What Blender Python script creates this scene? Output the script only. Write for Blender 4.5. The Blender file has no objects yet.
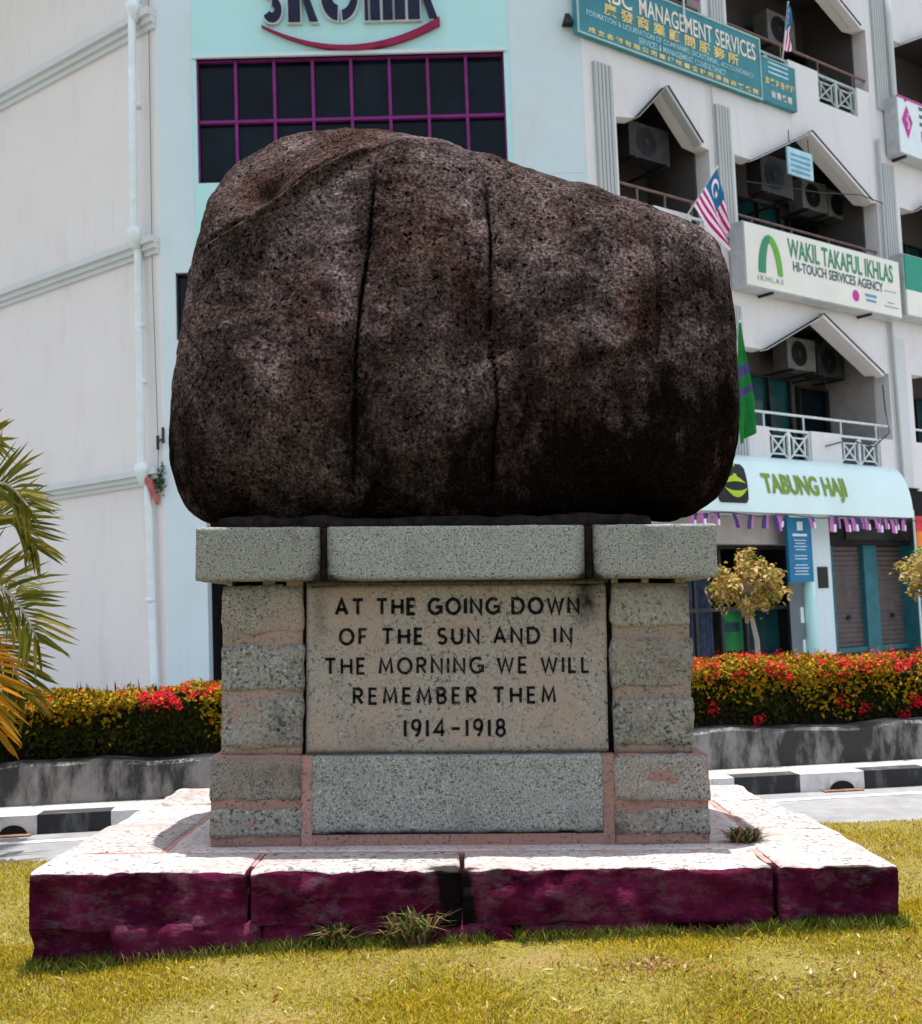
import bpy, bmesh, math, random
import numpy as np
from mathutils import Vector, Matrix, Quaternion

R = math.radians
random.seed(7)
rng = np.random.default_rng(7)
sc = bpy.context.scene
col = sc.collection

# ------------------------------------------------------------------ camera, sky, sun, exposure
IMG_W, IMG_H, FPX = 922, 1024, 1200.0
PITCH, ROLL, EYE = R(4.84), R(2.15), 1.45
def cam_matrix(p, r):
    cp, sp, cr, sr = math.cos(p), math.sin(p), math.cos(r), math.sin(r)
    Rp = np.array([[1, 0, 0], [0, cp, -sp], [0, sp, cp]])
    return Rp @ np.array([[cr, 0, sr], [0, 1, 0], [-sr, 0, cr]])
CM = cam_matrix(PITCH, ROLL)                     # columns: right, forward, up
cam_d = bpy.data.cameras.new('camera')
cam_d.sensor_fit = 'HORIZONTAL'; cam_d.sensor_width = 36.0
cam_d.lens = FPX / IMG_W * 36.0
cam_d.clip_end = 2000
cam_d.dof.use_dof = True; cam_d.dof.focus_distance = 6.0; cam_d.dof.aperture_fstop = 5.0
cam = bpy.data.objects.new('camera', cam_d); col.objects.link(cam)
m3 = Matrix(((CM[0,0], CM[0,2], -CM[0,1]), (CM[1,0], CM[1,2], -CM[1,1]), (CM[2,0], CM[2,2], -CM[2,1])))
cam.matrix_world = m3.to_4x4()
sc.camera = cam

SUN = Vector((0.03, 0.10, 1.0)).normalized()
world = bpy.data.worlds.new('World'); sc.world = world; world.use_nodes = True
wn = world.node_tree.nodes; wl = world.node_tree.links
bg = wn['Background']; sky = wn.new('ShaderNodeTexSky'); sky.sky_type = 'NISHITA'
sky.sun_disc = False; sky.sun_elevation = math.asin(SUN.z); sky.sun_rotation = math.atan2(SUN.x, SUN.y)
sky.air_density = 1.0; sky.dust_density = 2.0
hs = wn.new('ShaderNodeHueSaturation'); hs.inputs['Saturation'].default_value = .5   # humid white tropical sky
wl.new(sky.outputs[0], hs.inputs['Color']); wl.new(hs.outputs[0], bg.inputs[0]); bg.inputs[1].default_value = 0.15
sun_d = bpy.data.lights.new('sun', 'SUN'); sun_d.energy = 4.2; sun_d.angle = R(0.5); sun_d.color = (1, 0.96, 0.9)
sun = bpy.data.objects.new('sun', sun_d); col.objects.link(sun)
sun.rotation_mode = 'QUATERNION'; sun.rotation_quaternion = SUN.to_track_quat('Z', 'Y'); sun.location = (0, 0, 30)
sc.view_settings.view_transform = 'Standard'; sc.view_settings.look = 'None'
sc.view_settings.exposure = 1.08; sc.view_settings.gamma = 1.0
sc.view_settings.use_curve_mapping = False

# ------------------------------------------------------------------ helpers
def hash3(ix, iy, iz, seed):
    h = (ix.astype(np.int64) * 374761393 + iy.astype(np.int64) * 668265263 + iz.astype(np.int64) * 2147483647 + seed * 974634577) & 0xffffffff
    h = ((h ^ (h >> 13)) * 1274126177) & 0xffffffff
    h = (h ^ (h >> 16)) & 0xffff
    return h / 65535.0
def vnoise(P, scale=1.0, seed=0):
    Q = np.asarray(P, float) * scale + 100.3
    I = np.floor(Q).astype(np.int64); f = Q - I; f = f * f * (3 - 2 * f)
    out = 0
    for dx in (0, 1):
        wx = f[:, 0] if dx else 1 - f[:, 0]
        for dy in (0, 1):
            wy = f[:, 1] if dy else 1 - f[:, 1]
            for dz in (0, 1):
                wz = f[:, 2] if dz else 1 - f[:, 2]
                out = out + wx * wy * wz * hash3(I[:, 0] + dx, I[:, 1] + dy, I[:, 2] + dz, seed)
    return out - 0.5
def fbm(P, scale=1.0, octaves=4, seed=0, gain=0.5):
    out = 0; a = 1.0
    for k in range(octaves):
        out = out + a * vnoise(P, scale * 2 ** k, seed + k * 17); a *= gain
    return out

class MB:
    """collects polygons for one mesh object"""
    def __init__(s): s.v = []; s.f = []; s.m = []
    def add(s, vs, fs, mi=0):
        b = len(s.v); s.v.extend([tuple(p) for p in vs]); s.f.extend([tuple(b + i for i in f) for f in fs]); s.m.extend([mi] * len(fs)); return s
    def box(s, x0, x1, y0, y1, z0, z1, mi=0):
        vs = [(x, y, z) for z in (z0, z1) for y in (y0, y1) for x in (x0, x1)]
        return s.add(vs, [(0, 2, 3, 1), (4, 5, 7, 6), (0, 1, 5, 4), (2, 6, 7, 3), (0, 4, 6, 2), (1, 3, 7, 5)], mi)
    def prism(s, poly, y0, y1, mi=0):
        """poly in (x, z), counter-clockwise seen from -y; extruded from y0 (front) to y1"""
        n = len(poly)
        vs = [(x, y0, z) for x, z in poly] + [(x, y1, z) for x, z in poly]
        fs = [tuple(range(n)), tuple(range(2 * n - 1, n - 1, -1))]
        fs += [(i, i + n, (i + 1) % n + n, (i + 1) % n) for i in range(n)]
        return s.add(vs, fs, mi)
    def bar(s, a, b, w, d=None, mi=0):
        """square bar from a to b"""
        a, b = Vector(a), Vector(b); d = d or w
        t = (b - a).normalized(); up = Vector((0, 1, 0)) if abs(t.y) < .9 else Vector((1, 0, 0))
        u = t.cross(up).normalized(); v = t.cross(u).normalized()
        vs = [p + u * (i * w / 2) + v * (j * d / 2) for p in (a, b) for i, j in ((-1, -1), (1, -1), (1, 1), (-1, 1))]
        return s.add(vs, [(0, 1, 2, 3), (7, 6, 5, 4), (0, 4, 5, 1), (1, 5, 6, 2), (2, 6, 7, 3), (3, 7, 4, 0)], mi)
    def tube(s, pts, r, n=10, mi=0):
        pts = [Vector(p) for p in pts]; rr = r if isinstance(r, (list, tuple)) else [r] * len(pts)
        vs = []; fs = []
        for i, p in enumerate(pts):
            t = (pts[min(i + 1, len(pts) - 1)] - pts[max(i - 1, 0)]).normalized()
            up = Vector((0, 0, 1)) if abs(t.z) < .9 else Vector((1, 0, 0))
            u = t.cross(up).normalized(); v = u.cross(t).normalized()
            for k in range(n):
                a = 2 * math.pi * k / n; vs.append(p + (u * math.cos(a) + v * math.sin(a)) * rr[i])
        for i in range(len(pts) - 1):
            for k in range(n):
                fs.append((i * n + k, i * n + (k + 1) % n, (i + 1) * n + (k + 1) % n, (i + 1) * n + k))
        fs.append(tuple(range(n - 1, -1, -1))); fs.append(tuple(range((len(pts) - 1) * n, len(pts) * n)))
        return s.add(vs, fs, mi)
    def disc(s, c, r, y, n=20, mi=0, rx=None):
        return s.add([(c[0] + (rx or r) * math.cos(2 * math.pi * k / n), y, c[1] + r * math.sin(2 * math.pi * k / n)) for k in range(n)], [tuple(range(n))], mi)
    def build(s, name, mats, parent=None, smooth=False, off=None):
        me = bpy.data.meshes.new(name)
        vs = s.v if off is None else [(x - off[0], y - off[1], z - off[2]) for x, y, z in s.v]
        me.from_pydata(vs, [], s.f)
        mats = mats if isinstance(mats, (list, tuple)) else [mats]
        for m in mats: me.materials.append(m)
        if len(mats) > 1: me.polygons.foreach_set('material_index', s.m)
        if smooth: me.polygons.foreach_set('use_smooth', [True] * len(me.polygons))
        me.update()
        return link(name, me, parent)
def link(name, me, parent=None):
    o = bpy.data.objects.new(name, me); col.objects.link(o)
    if parent is not None: o.parent = parent
    return o
def tag(o, label=None, cat=None, group=None, kind=None):
    if label: o['label'] = label
    if cat: o['category'] = cat
    if group: o['group'] = group
    if kind: o['kind'] = kind
    return o
def thing(name, label, cat, loc=(0, 0, 0), rz=0, ry=0, group=None):
    o = bpy.data.objects.new(name, None); col.objects.link(o); o.empty_display_size = 0.1
    o.location = loc; o.rotation_euler = (0, ry, rz)
    return tag(o, label, cat, group)
def np_mesh(name, V, Fq, mats, parent=None, smooth=False, mi=None):
    """fast mesh from arrays; Fq (n,k) with k=3 or 4"""
    V = np.asarray(V, np.float32); Fq = np.asarray(Fq, np.int32); k = Fq.shape[1]
    me = bpy.data.meshes.new(name)
    me.vertices.add(len(V)); me.vertices.foreach_set('co', V.ravel())
    me.loops.add(Fq.size); me.loops.foreach_set('vertex_index', Fq.ravel())
    me.polygons.add(len(Fq)); me.polygons.foreach_set('loop_start', np.arange(len(Fq), dtype=np.int32) * k)
    me.polygons.foreach_set('loop_total', np.full(len(Fq), k, np.int32))
    for m in (mats if isinstance(mats, (list, tuple)) else [mats]): me.materials.append(m)
    if mi is not None: me.polygons.foreach_set('material_index', np.asarray(mi, np.int32))
    me.polygons.foreach_set('use_smooth', np.full(len(Fq), smooth))
    me.update(calc_edges=True)
    return link(name, me, parent)

def fit_text(name, body, x0, x1, z0, z1, y, mat, parent, bold=0.0, ext=0.004, bend=None, spacing=1.0):
    """letters as a mesh facing -y, fitted to the rectangle x0..x1, z0..z1"""
    c = bpy.data.curves.new(name, 'FONT'); c.body = body; c.offset = bold; c.extrude = 0.0; c.resolution_u = 3; c.space_character = spacing
    o = bpy.data.objects.new('tmp', c); col.objects.link(o)
    dg = bpy.context.evaluated_depsgraph_get(); dg.update()
    me = bpy.data.meshes.new_from_object(o.evaluated_get(dg))
    bpy.data.objects.remove(o); bpy.data.curves.remove(c)
    if bend is not None:                          # cut the letters into strips so that they follow the curve
        bm = bmesh.new(); bm.from_mesh(me); zs = [v.co.y for v in bm.verts]
        for k in range(1, 10):
            zc = min(zs) + (max(zs) - min(zs)) * k / 10
            bmesh.ops.bisect_plane(bm, geom=bm.verts[:] + bm.edges[:] + bm.faces[:], plane_co=(0, zc, 0), plane_no=(0, 1, 0))
        bm.to_mesh(me); bm.free()
    n = len(me.vertices); co = np.empty(n * 3, np.float32); me.vertices.foreach_get('co', co); co = co.reshape(-1, 3)
    mn, mx = co.min(0), co.max(0)
    X = x0 + (co[:, 0] - mn[0]) / (mx[0] - mn[0]) * (x1 - x0); Z = z0 + (co[:, 1] - mn[1]) / (mx[1] - mn[1]) * (z1 - z0)
    Y = np.full(n, y) if bend is None else np.array([bend(z) + y for z in Z])
    me.vertices.foreach_set('co', np.stack([X, Y - ext, Z], 1).astype(np.float32).ravel())
    me.materials.clear(); me.materials.append(mat); me.update(); me.name = name
    return link(name, me, parent)

# ------------------------------------------------------------------ materials
def new_mat(name):
    m = bpy.data.materials.new(name); m.use_nodes = True
    nt = m.node_tree; return m, nt, nt.nodes['Principled BSDF']
def nz(nt, scale, detail=4, rough=.55, vec=None, stretch=None, typ='noise'):
    tc = nt.nodes.new('ShaderNodeTexCoord')
    src = tc.outputs['Object']
    if stretch:
        mp = nt.nodes.new('ShaderNodeMapping'); mp.inputs['Scale'].default_value = stretch
        nt.links.new(src, mp.inputs['Vector']); src = mp.outputs[0]
    if typ == 'voronoi':
        t = nt.nodes.new('ShaderNodeTexVoronoi'); t.inputs['Scale'].default_value = scale
        nt.links.new(src, t.inputs['Vector']); return t.outputs['Distance']
    t = nt.nodes.new('ShaderNodeTexNoise'); t.inputs['Scale'].default_value = scale
    t.inputs['Detail'].default_value = detail; t.inputs['Roughness'].default_value = rough
    nt.links.new(src, t.inputs['Vector']); return t.outputs['Fac']
def ramp(nt, fac, stops):
    r = nt.nodes.new('ShaderNodeValToRGB'); e = r.color_ramp.elements
    while len(e) < len(stops): e.new(0.5)
    for k, (p, c) in enumerate(stops):
        e[k].position = p; e[k].color = (c, c, c, 1) if isinstance(c, (int, float)) else (*c, 1)
    nt.links.new(fac, r.inputs[0]); return r.outputs[0]
def mix(nt, fac, a, b, typ='MIX'):
    m = nt.nodes.new('ShaderNodeMix'); m.data_type = 'RGBA'; m.blend_type = typ
    for sock, v in ((m.inputs[0], fac), (m.inputs[6], a), (m.inputs[7], b)):
        if isinstance(v, (int, float)): sock.default_value = v
        elif isinstance(v, tuple): sock.default_value = (*v, 1)
        else: nt.links.new(v, sock)
    return m.outputs[2]
def bump(nt, bs, fac, strength=.3, dist=.01):
    b = nt.nodes.new('ShaderNodeBump'); b.inputs['Strength'].default_value = strength; b.inputs['Distance'].default_value = dist
    nt.links.new(fac, b.inputs['Height'])
    prev = bs.inputs['Normal'].links
    if prev: nt.links.new(prev[0].from_socket, b.inputs['Normal'])
    nt.links.new(b.outputs[0], bs.inputs['Normal'])
def setc(nt, bs, c):
    if isinstance(c, tuple): bs.inputs['Base Color'].default_value = (*c, 1)
    else: nt.links.new(c, bs.inputs['Base Color'])
def plain(name, c, rough=.6, var=.12, scale=6, metallic=0.0, spec=.18):
    m, nt, bs = new_mat(name)
    f = nz(nt, scale, 5)
    lo = tuple(max(0, x * (1 - var)) for x in c); hi = tuple(min(1, x * (1 + var)) for x in c)
    setc(nt, bs, ramp(nt, f, [(.3, lo), (.7, hi)]))
    bs.inputs['Roughness'].default_value = rough; bs.inputs['Metallic'].default_value = metallic
    bs.inputs['Specular IOR Level'].default_value = spec
    return m
def plaster(name, base, stain, amount=.5):
    m, nt, bs = new_mat(name)
    c = ramp(nt, nz(nt, .8, 5), [(.3, tuple(x * .94 for x in base)), (.7, base)])
    st = ramp(nt, nz(nt, 1.4, 8, .65, stretch=(1.3, 1.3, .45)), [(.52, 0.0), (.80, amount)])
    c = mix(nt, st, c, stain)
    rn = ramp(nt, nz(nt, 7, 5, .6, stretch=(1.6, 1.6, .07)), [(.58, 0.0), (.78, amount * .9)])
    rm_ = ramp(nt, nz(nt, .6, 3), [(.45, 0.0), (.62, 1.0)])
    rx = nt.nodes.new('ShaderNodeMath'); rx.operation = 'MULTIPLY'; nt.links.new(rn, rx.inputs[0]); nt.links.new(rm_, rx.inputs[1])
    c = mix(nt, rx.outputs[0], c, tuple(x * .7 for x in stain))
    sp = ramp(nt, nz(nt, 7, 6, .7), [(.66, 0.0), (.72, amount * .8)])
    big = ramp(nt, nz(nt, .55, 2), [(.5, 0.0), (.62, 1.0)])
    mm = nt.nodes.new('ShaderNodeMath'); mm.operation = 'MULTIPLY'; nt.links.new(sp, mm.inputs[0]); nt.links.new(big, mm.inputs[1])
    c = mix(nt, mm.outputs[0], c, tuple(x * .55 for x in stain))
    setc(nt, bs, c); bs.inputs['Roughness'].default_value = .85; bs.inputs['Specular IOR Level'].default_value = .25
    bump(nt, bs, nz(nt, 30, 5), .15, .01)
    return m
def stained(nt, c, tint=(.020, .017, .015), amount=1.0):
    """weather stains and darker patches stored on the mesh as an attribute"""
    at_ = nt.nodes.new('ShaderNodeAttribute'); at_.attribute_name = 'stain'
    n_ = nz(nt, 22, 6, .7)
    m1 = nt.nodes.new('ShaderNodeMath'); m1.operation = 'MULTIPLY_ADD'; nt.links.new(n_, m1.inputs[0]); m1.inputs[1].default_value = 1.4; m1.inputs[2].default_value = -.70
    m2 = nt.nodes.new('ShaderNodeMath'); m2.operation = 'ADD'; nt.links.new(m1.outputs[0], m2.inputs[0]); nt.links.new(at_.outputs['Fac'], m2.inputs[1])
    m3 = nt.nodes.new('ShaderNodeMath'); m3.operation = 'MULTIPLY'; m3.use_clamp = True; nt.links.new(m2.outputs[0], m3.inputs[0]); nt.links.new(at_.outputs['Fac'], m3.inputs[1])
    m4 = nt.nodes.new('ShaderNodeMath'); m4.operation = 'MULTIPLY'; m4.use_clamp = True; nt.links.new(m3.outputs[0], m4.inputs[0]); m4.inputs[1].default_value = amount * 1.6
    return mix(nt, m4.outputs[0], c, tint)
def set_stain(o, S):
    a = o.data.attributes.new('stain', 'FLOAT', 'POINT'); a.data.foreach_set('value', np.clip(S, 0, 1).astype(np.float32)); return o
def granite(name, base, dark, light, scale=1.0, warm=None, stain=.3, rough=.75):
    m, nt, bs = new_mat(name)
    sp = ramp(nt, nz(nt, 95 * scale, 3, .7), [(.36, dark), (.47, base), (.6, base), (.68, light)])
    sp2 = ramp(nt, nz(nt, 60 * scale, 2, .6), [(.33, .35), (.42, 1.0)])
    c = mix(nt, 1.0, sp, sp2, 'MULTIPLY')
    if warm:
        c = mix(nt, ramp(nt, nz(nt, 3.1, 6, .6), [(.45, 0.0), (.72, .8)]), c, warm)
    st = ramp(nt, nz(nt, 4.5, 7, .65), [(.55, 0.0), (.75, stain)])
    c = mix(nt, st, c, tuple(x * .5 for x in dark))
    oi = nt.nodes.new('ShaderNodeObjectInfo')          # each block its own tone
    c = mix(nt, 1.0, c, ramp(nt, oi.outputs['Random'], [(0.0, (.80, .80, .80)), (.5, (1.0, .98, .95)), (1.0, (1.12, 1.12, 1.14))]), 'MULTIPLY')
    c = stained(nt, c)
    setc(nt, bs, c); bs.inputs['Roughness'].default_value = rough; bs.inputs['Specular IOR Level'].default_value = .10
    bump(nt, bs, nz(nt, 70 * scale, 4, .7), .35, .006)
    bump(nt, bs, nz(nt, 9, 5, .6), .3, .02)
    return m
M = {}
M['granite'] = granite('grey granite', (.245, .262, .248), (.06, .065, .062), (.48, .49, .46), scale=1.15, stain=.4)
M['granite_warm'] = granite('weathered granite', (.225, .215, .19), (.04, .042, .04), (.42, .41, .37), scale=1.1, warm=(.26, .185, .15), stain=.55)
M['panel'] = granite('inscription granite', (.27, .256, .235), (.19, .17, .145), (.44, .405, .36), scale=.95, warm=(.31, .235, .19), stain=.4)
M['mortar'] = granite('pinkish mortar', (.235, .20, .175), (.11, .095, .085), (.33, .285, .255), scale=.8, warm=(.30, .20, .165), stain=.45)
M['cement'] = granite('grey cement', (.24, .23, .205), (.12, .12, .11), (.33, .32, .29), scale=.6, warm=(.20, .20, .19), stain=.8)
M['black_stain'] = plain('black weathered joint', (.012, .010, .009), .95, .6, 20, spec=.05)
def letter_mat():
    m, nt, bs = new_mat('worn black letter paint')
    setc(nt, bs, mix(nt, ramp(nt, nz(nt, 34, 6, .7), [(.56, 0.0), (.70, .75)]), (.006, .007, .008), (.10, .09, .08)))
    bs.inputs['Roughness'].default_value = .85; bs.inputs['Specular IOR Level'].default_value = .08; return m
M['letter'] = letter_mat()
M['slab_top'] = granite('pale slab top', (.37, .35, .34), (.13, .12, .12), (.46, .44, .43), scale=.45, warm=(.31, .21, .195), stain=.40)
def maroon():
    m, nt, bs = new_mat('maroon painted rough stone')
    c = ramp(nt, nz(nt, 5, 8, .65), [(.3, (.014, .001, .005)), (.44, (.075, .004, .027)), (.60, (.14, .013, .053)), (.76, (.20, .06, .095))])
    w = ramp(nt, nz(nt, 9, 9, .75, stretch=(.7, 1, 1.4)), [(.50, 0.0), (.72, .62)])
    c = mix(nt, w, c, (.20, .155, .165))
    c = stained(nt, c, (.008, .005, .006))
    setc(nt, bs, c); bs.inputs['Roughness'].default_value = .8; bs.inputs['Specular IOR Level'].default_value = .05
    bump(nt, bs, nz(nt, 14, 9, .72, stretch=(.6, 1, 1.4)), 1.0, .06)
    return m
M['maroon'] = maroon()
def boulder_mat():
    m, nt, bs = new_mat('weathered boulder rock')
    base = ramp(nt, nz(nt, 2.2, 9, .62), [(.32, (.055, .039, .036)), (.43, (.130, .097, .091)), (.54, (.225, .172, .166)), (.66, (.40, .32, .32))])
    red = ramp(nt, nz(nt, 1.9, 7, .62, stretch=(1, 1, .7)), [(.46, 0.0), (.66, .8)])
    c = mix(nt, red, base, (.135, .070, .054))
    # crystals, pits, pale spots
    cry = ramp(nt, nz(nt, 58, 5, .8), [(.37, .12), (.46, .6), (.54, 1.2), (.63, 2.6)])
    c = mix(nt, 1.0, c, cry, 'MULTIPLY')
    pit = ramp(nt, nz(nt, 33, 4, .7), [(.385, .05), (.43, 1.0)])
    c = mix(nt, 1.0, c, ramp(nt, nz(nt, 8, 6, .7), [(.36, .64), (.5, 1.0), (.64, 1.42)]), 'MULTIPLY')
    c = mix(nt, 1.0, c, pit, 'MULTIPLY')
    spots = ramp(nt, nz(nt, 15, 2, .4), [(.755, 0.0), (.775, .8)])
    c = mix(nt, spots, c, (.30, .26, .23))
    # black lichen, thickest low right; thinned upward to paint in the sunlit top
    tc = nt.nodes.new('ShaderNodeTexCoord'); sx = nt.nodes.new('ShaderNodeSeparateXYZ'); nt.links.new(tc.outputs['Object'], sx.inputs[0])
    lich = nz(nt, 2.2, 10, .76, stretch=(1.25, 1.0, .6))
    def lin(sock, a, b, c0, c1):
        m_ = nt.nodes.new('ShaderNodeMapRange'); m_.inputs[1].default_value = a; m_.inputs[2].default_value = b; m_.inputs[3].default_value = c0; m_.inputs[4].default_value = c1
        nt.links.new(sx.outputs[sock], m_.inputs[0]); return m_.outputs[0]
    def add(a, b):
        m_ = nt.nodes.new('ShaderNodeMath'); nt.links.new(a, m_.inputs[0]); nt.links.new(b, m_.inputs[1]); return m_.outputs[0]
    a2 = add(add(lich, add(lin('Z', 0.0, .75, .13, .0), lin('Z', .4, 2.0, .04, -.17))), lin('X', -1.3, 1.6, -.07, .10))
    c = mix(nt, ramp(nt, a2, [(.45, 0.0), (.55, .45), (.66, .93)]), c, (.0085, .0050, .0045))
    c = stained(nt, c, (.004, .003, .003))
    setc(nt, bs, c); bs.inputs['Roughness'].default_value = .95; bs.inputs['Specular IOR Level'].default_value = .0
    bump(nt, bs, nz(nt, 48, 6, .8), 1.0, .030)
    bump(nt, bs, nz(nt, 12, 8, .72), .45, .04)
    return m
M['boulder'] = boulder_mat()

M['wall_pink'] = plaster('warm white plaster', (.70, .688, .668), (.46, .42, .40), .38)
M['wall_white'] = plaster('white plaster', (.68, .69, .70), (.52, .42, .40), .5)
M['wall_blue'] = plaster('pale aqua plaster', (.44, .74, .75), (.40, .62, .63), .3)
M['wall_cool'] = plaster('cool white plaster', (.575, .70, .74), (.50, .45, .44), .35)
M['trim_grey'] = plaster('grey blue painted trim', (.56, .61, .62), (.4, .42, .43), .4)
M['flute'] = plaster('grey green fluted panel', (.43, .47, .47), (.33, .32, .30), .4)
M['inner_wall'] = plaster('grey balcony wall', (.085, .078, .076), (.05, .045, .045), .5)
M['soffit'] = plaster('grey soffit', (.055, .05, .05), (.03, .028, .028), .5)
M['glass'] = plain('dark tinted glass', (.003, .008, .013), .12, .5, 1.5, spec=.12)
M['glass_teal'] = plain('teal tinted glass', (.010, .055, .058), .12, .5, 2.0)
M['frame_purple'] = plain('purple window frame', (.17, .018, .15), .5, .2)
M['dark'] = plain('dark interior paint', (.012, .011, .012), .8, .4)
M['dark_metal'] = plain('dark metal', (.03, .03, .032), .5, .3)
M['tile'] = plain('dark canopy edge', (.035, .035, .038), .7, .3)
M['metal_white'] = plain('white painted metal', (.62, .70, .70), .5, .15, 12)
M['metal_green'] = plain('grey green painted metal', (.36, .44, .42), .5, .2, 12)
M['rust'] = plain('rusty rail', (.19, .125, .11), .7, .3, 14)
M['pipe'] = plain('pale painted pipe', (.66, .76, .78), .5, .08, 5)
M['pipe_rust'] = plain('red rust stain', (.42, .13, .12), .8, .35, 12)
M['sign_teal'] = plain('teal sign paint', (.040, .205, .245), .45, .15, 3)
M['sign_edge'] = plain('pale teal edge', (.30, .46, .46), .5, .1)
M['txt_cream'] = plain('cream lettering', (.70, .66, .57), .5, .1)
M['txt_pale'] = plain('pale blue lettering', (.36, .58, .65), .5, .2)
M['txt_gold'] = plain('gold lettering', (.72, .55, .20), .5, .12)
M['sign_cream'] = plain('cream sign face', (.72, .73, .66), .35, .06, 1.5)
M['sign_side'] = plain('aluminium sign side', (.40, .43, .45), .4, .15)
M['green_dark'] = plain('dark green lettering', (.045, .25, .135), .5, .1)
M['green_leaf'] = plain('leaf green lettering', (.13, .40, .05), .5, .1)
M['txt_slate'] = plain('slate lettering', (.075, .13, .14), .5, .2)
M['txt_grey'] = plain('grey lettering', (.28, .32, .31), .5, .2)
M['magenta'] = plain('magenta paint', (.52, .03, .30), .5, .1)
M['blue_dot'] = plain('blue print', (.12, .30, .45), .5, .1)
M['awning'] = plain('glossy pale sign panel', (.62, .80, .80), .25, .06, 1.0)
M['olive'] = plain('olive green lettering', (.17, .28, .02), .5, .1)
M['lime'] = plain('lime emblem', (.38, .55, .02), .5, .1)
M['black'] = plain('black panel', (.008, .008, .009), .45, .2)
M['navy'] = plain('navy letter face', (.010, .012, .035), .4, .3)
M['outline'] = plain('silver letter edge', (.55, .60, .64), .35, .1)
M['crimson'] = plain('crimson swoosh', (.24, .012, .06), .4, .2)
M['banner_blue'] = plain('blue banner', (.010, .15, .30), .5, .15)
M['white_print'] = plain('white print', (.62, .72, .75), .5, .06)
M['teal_post'] = plain('teal painted post', (.022, .125, .15), .55, .2)
M['shutter'] = plain('grey brown roller shutter', (.10, .085, .083), .6, .2)
M['beam_grey'] = plain('grey beam', (.38, .36, .355), .8, .12)
M['curtain'] = plain('striped blue curtain', (.12, .13, .23), .9, .4, 9)
M['flat_green'] = plain('flat green', (.02, .22, .06), .5, .3)
M['ac_white'] = plain('shade dimmed white casing', (.13, .13, .127), .6, .25)  # white casing coloured darker for the shade under the gable hoods
M['flag_red'] = plain('flag magenta red', (.45, .01, .15), .8, .15)
M['flag_white'] = plain('flag white', (.75, .72, .76), .8, .06)
M['flag_blue'] = plain('flag blue', (.02, .14, .30), .8, .15)
M['flag_green'] = plain('flag green', (.006, .15, .025), .8, .25)
M['flag_purple'] = plain('flag violet', (.06, .05, .16), .8, .2)
M['flag_pink'] = plain('bunting pink violet', (.42, .16, .40), .8, .2)
M['orange'] = plain('orange print', (.65, .20, .03), .6, .15)
M['red'] = plain('red print', (.55, .03, .05), .6, .15)
def concrete(name, base, dark, sc1=2.0, lo=.45, hi=.62):
    m, nt, bs = new_mat(name)
    c = ramp(nt, nz(nt, 8, 8, .6), [(.3, tuple(x * .75 for x in base)), (.7, base)])
    st = ramp(nt, nz(nt, sc1, 8, .65, stretch=(1, 1, .35)), [(lo, 0.0), (hi, .92)])
    c = mix(nt, st, c, dark); setc(nt, bs, c); bs.inputs['Roughness'].default_value = .9
    bump(nt, bs, nz(nt, 25, 6, .7), .5, .02)
    return m
M['retaining'] = concrete('mouldy grey concrete', (.25, .24, .23), (.014, .013, .013), 3.4, .43, .56)
M['pavement'] = concrete('pale pavement', (.36, .33, .32), (.24, .20, .20), 3, .5, .75)
M['road'] = concrete('sun bleached road', (.225, .225, .23), (.13, .13, .135), 1.6, .48, .70)
M['kerb_white'] = concrete('worn white kerb paint', (.66, .64, .63), (.22, .21, .21), 6, .52, .70)
M['kerb_black'] = concrete('worn black kerb paint', (.022, .022, .025), (.11, .11, .11), 7, .52, .72)
M['litter_earth'] = plain('drain silt', (.16, .09, .06), .95, .4, 20)
M['earth'] = concrete('dry earth', (.17, .14, .08), (.09, .08, .04), 3)

def leaf_mat(name, cols, rough=.55, trans=.35, patch=None, world_noise=1.2):
    """leaf colours vary leaf by leaf"""
    m, nt, bs = new_mat(name)
    g = nt.nodes.new('ShaderNodeNewGeometry')
    n = len(cols)
    c = ramp(nt, g.outputs['Random Per Island'], [((k + .5) / n, cc) for k, cc in enumerate(cols)])
    if patch:
        c = mix(nt, ramp(nt, nz(nt, world_noise, 4, .6), [(.42, 0.0), (.66, .75)]), c, patch)
    setc(nt, bs, c); bs.inputs['Roughness'].default_value = rough; bs.inputs['Specular IOR Level'].default_value = .06
    tr = nt.nodes.new('ShaderNodeBsdfTranslucent'); nt.links.new(bs.inputs['Base Color'].links[0].from_socket, tr.inputs['Color'])
    ms = nt.nodes.new('ShaderNodeMixShader'); ms.inputs[0].default_value = trans
    out = nt.nodes['Material Output']
    nt.links.new(bs.outputs[0], ms.inputs[1]); nt.links.new(tr.outputs[0], ms.inputs[2]); nt.links.new(ms.outputs[0], out.inputs[0])
    return m
M['grass'] = leaf_mat('mown lawn grass', [(.15, .165, .004), (.28, .235, .005), (.37, .28, .010), (.20, .20, .004), (.48, .35, .09), (.30, .17, .02)], .65, .3, patch=(.38, .27, .006), world_noise=1.1)
M['grass_long'] = leaf_mat('shadow toned long grass', [(.05, .085, .010), (.10, .12, .015), (.15, .14, .03)], .6, .3)  # darker than the lawn: the platform's shadow is put into the blade colour
M['weed'] = leaf_mat('weed blades', [(.05, .075, .02), (.13, .12, .04), (.30, .17, .10), (.08, .10, .02)], .6, .3)
M['litter'] = leaf_mat('dry fallen leaves', [(.24, .09, .02), (.30, .17, .06), (.16, .03, .02), (.48, .38, .26), (.22, .12, .04)], .7, .1)
M['straw'] = leaf_mat('straw clippings', [(.38, .27, .08), (.30, .19, .04), (.24, .11, .03), (.46, .36, .18)], .8, .1)
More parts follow.
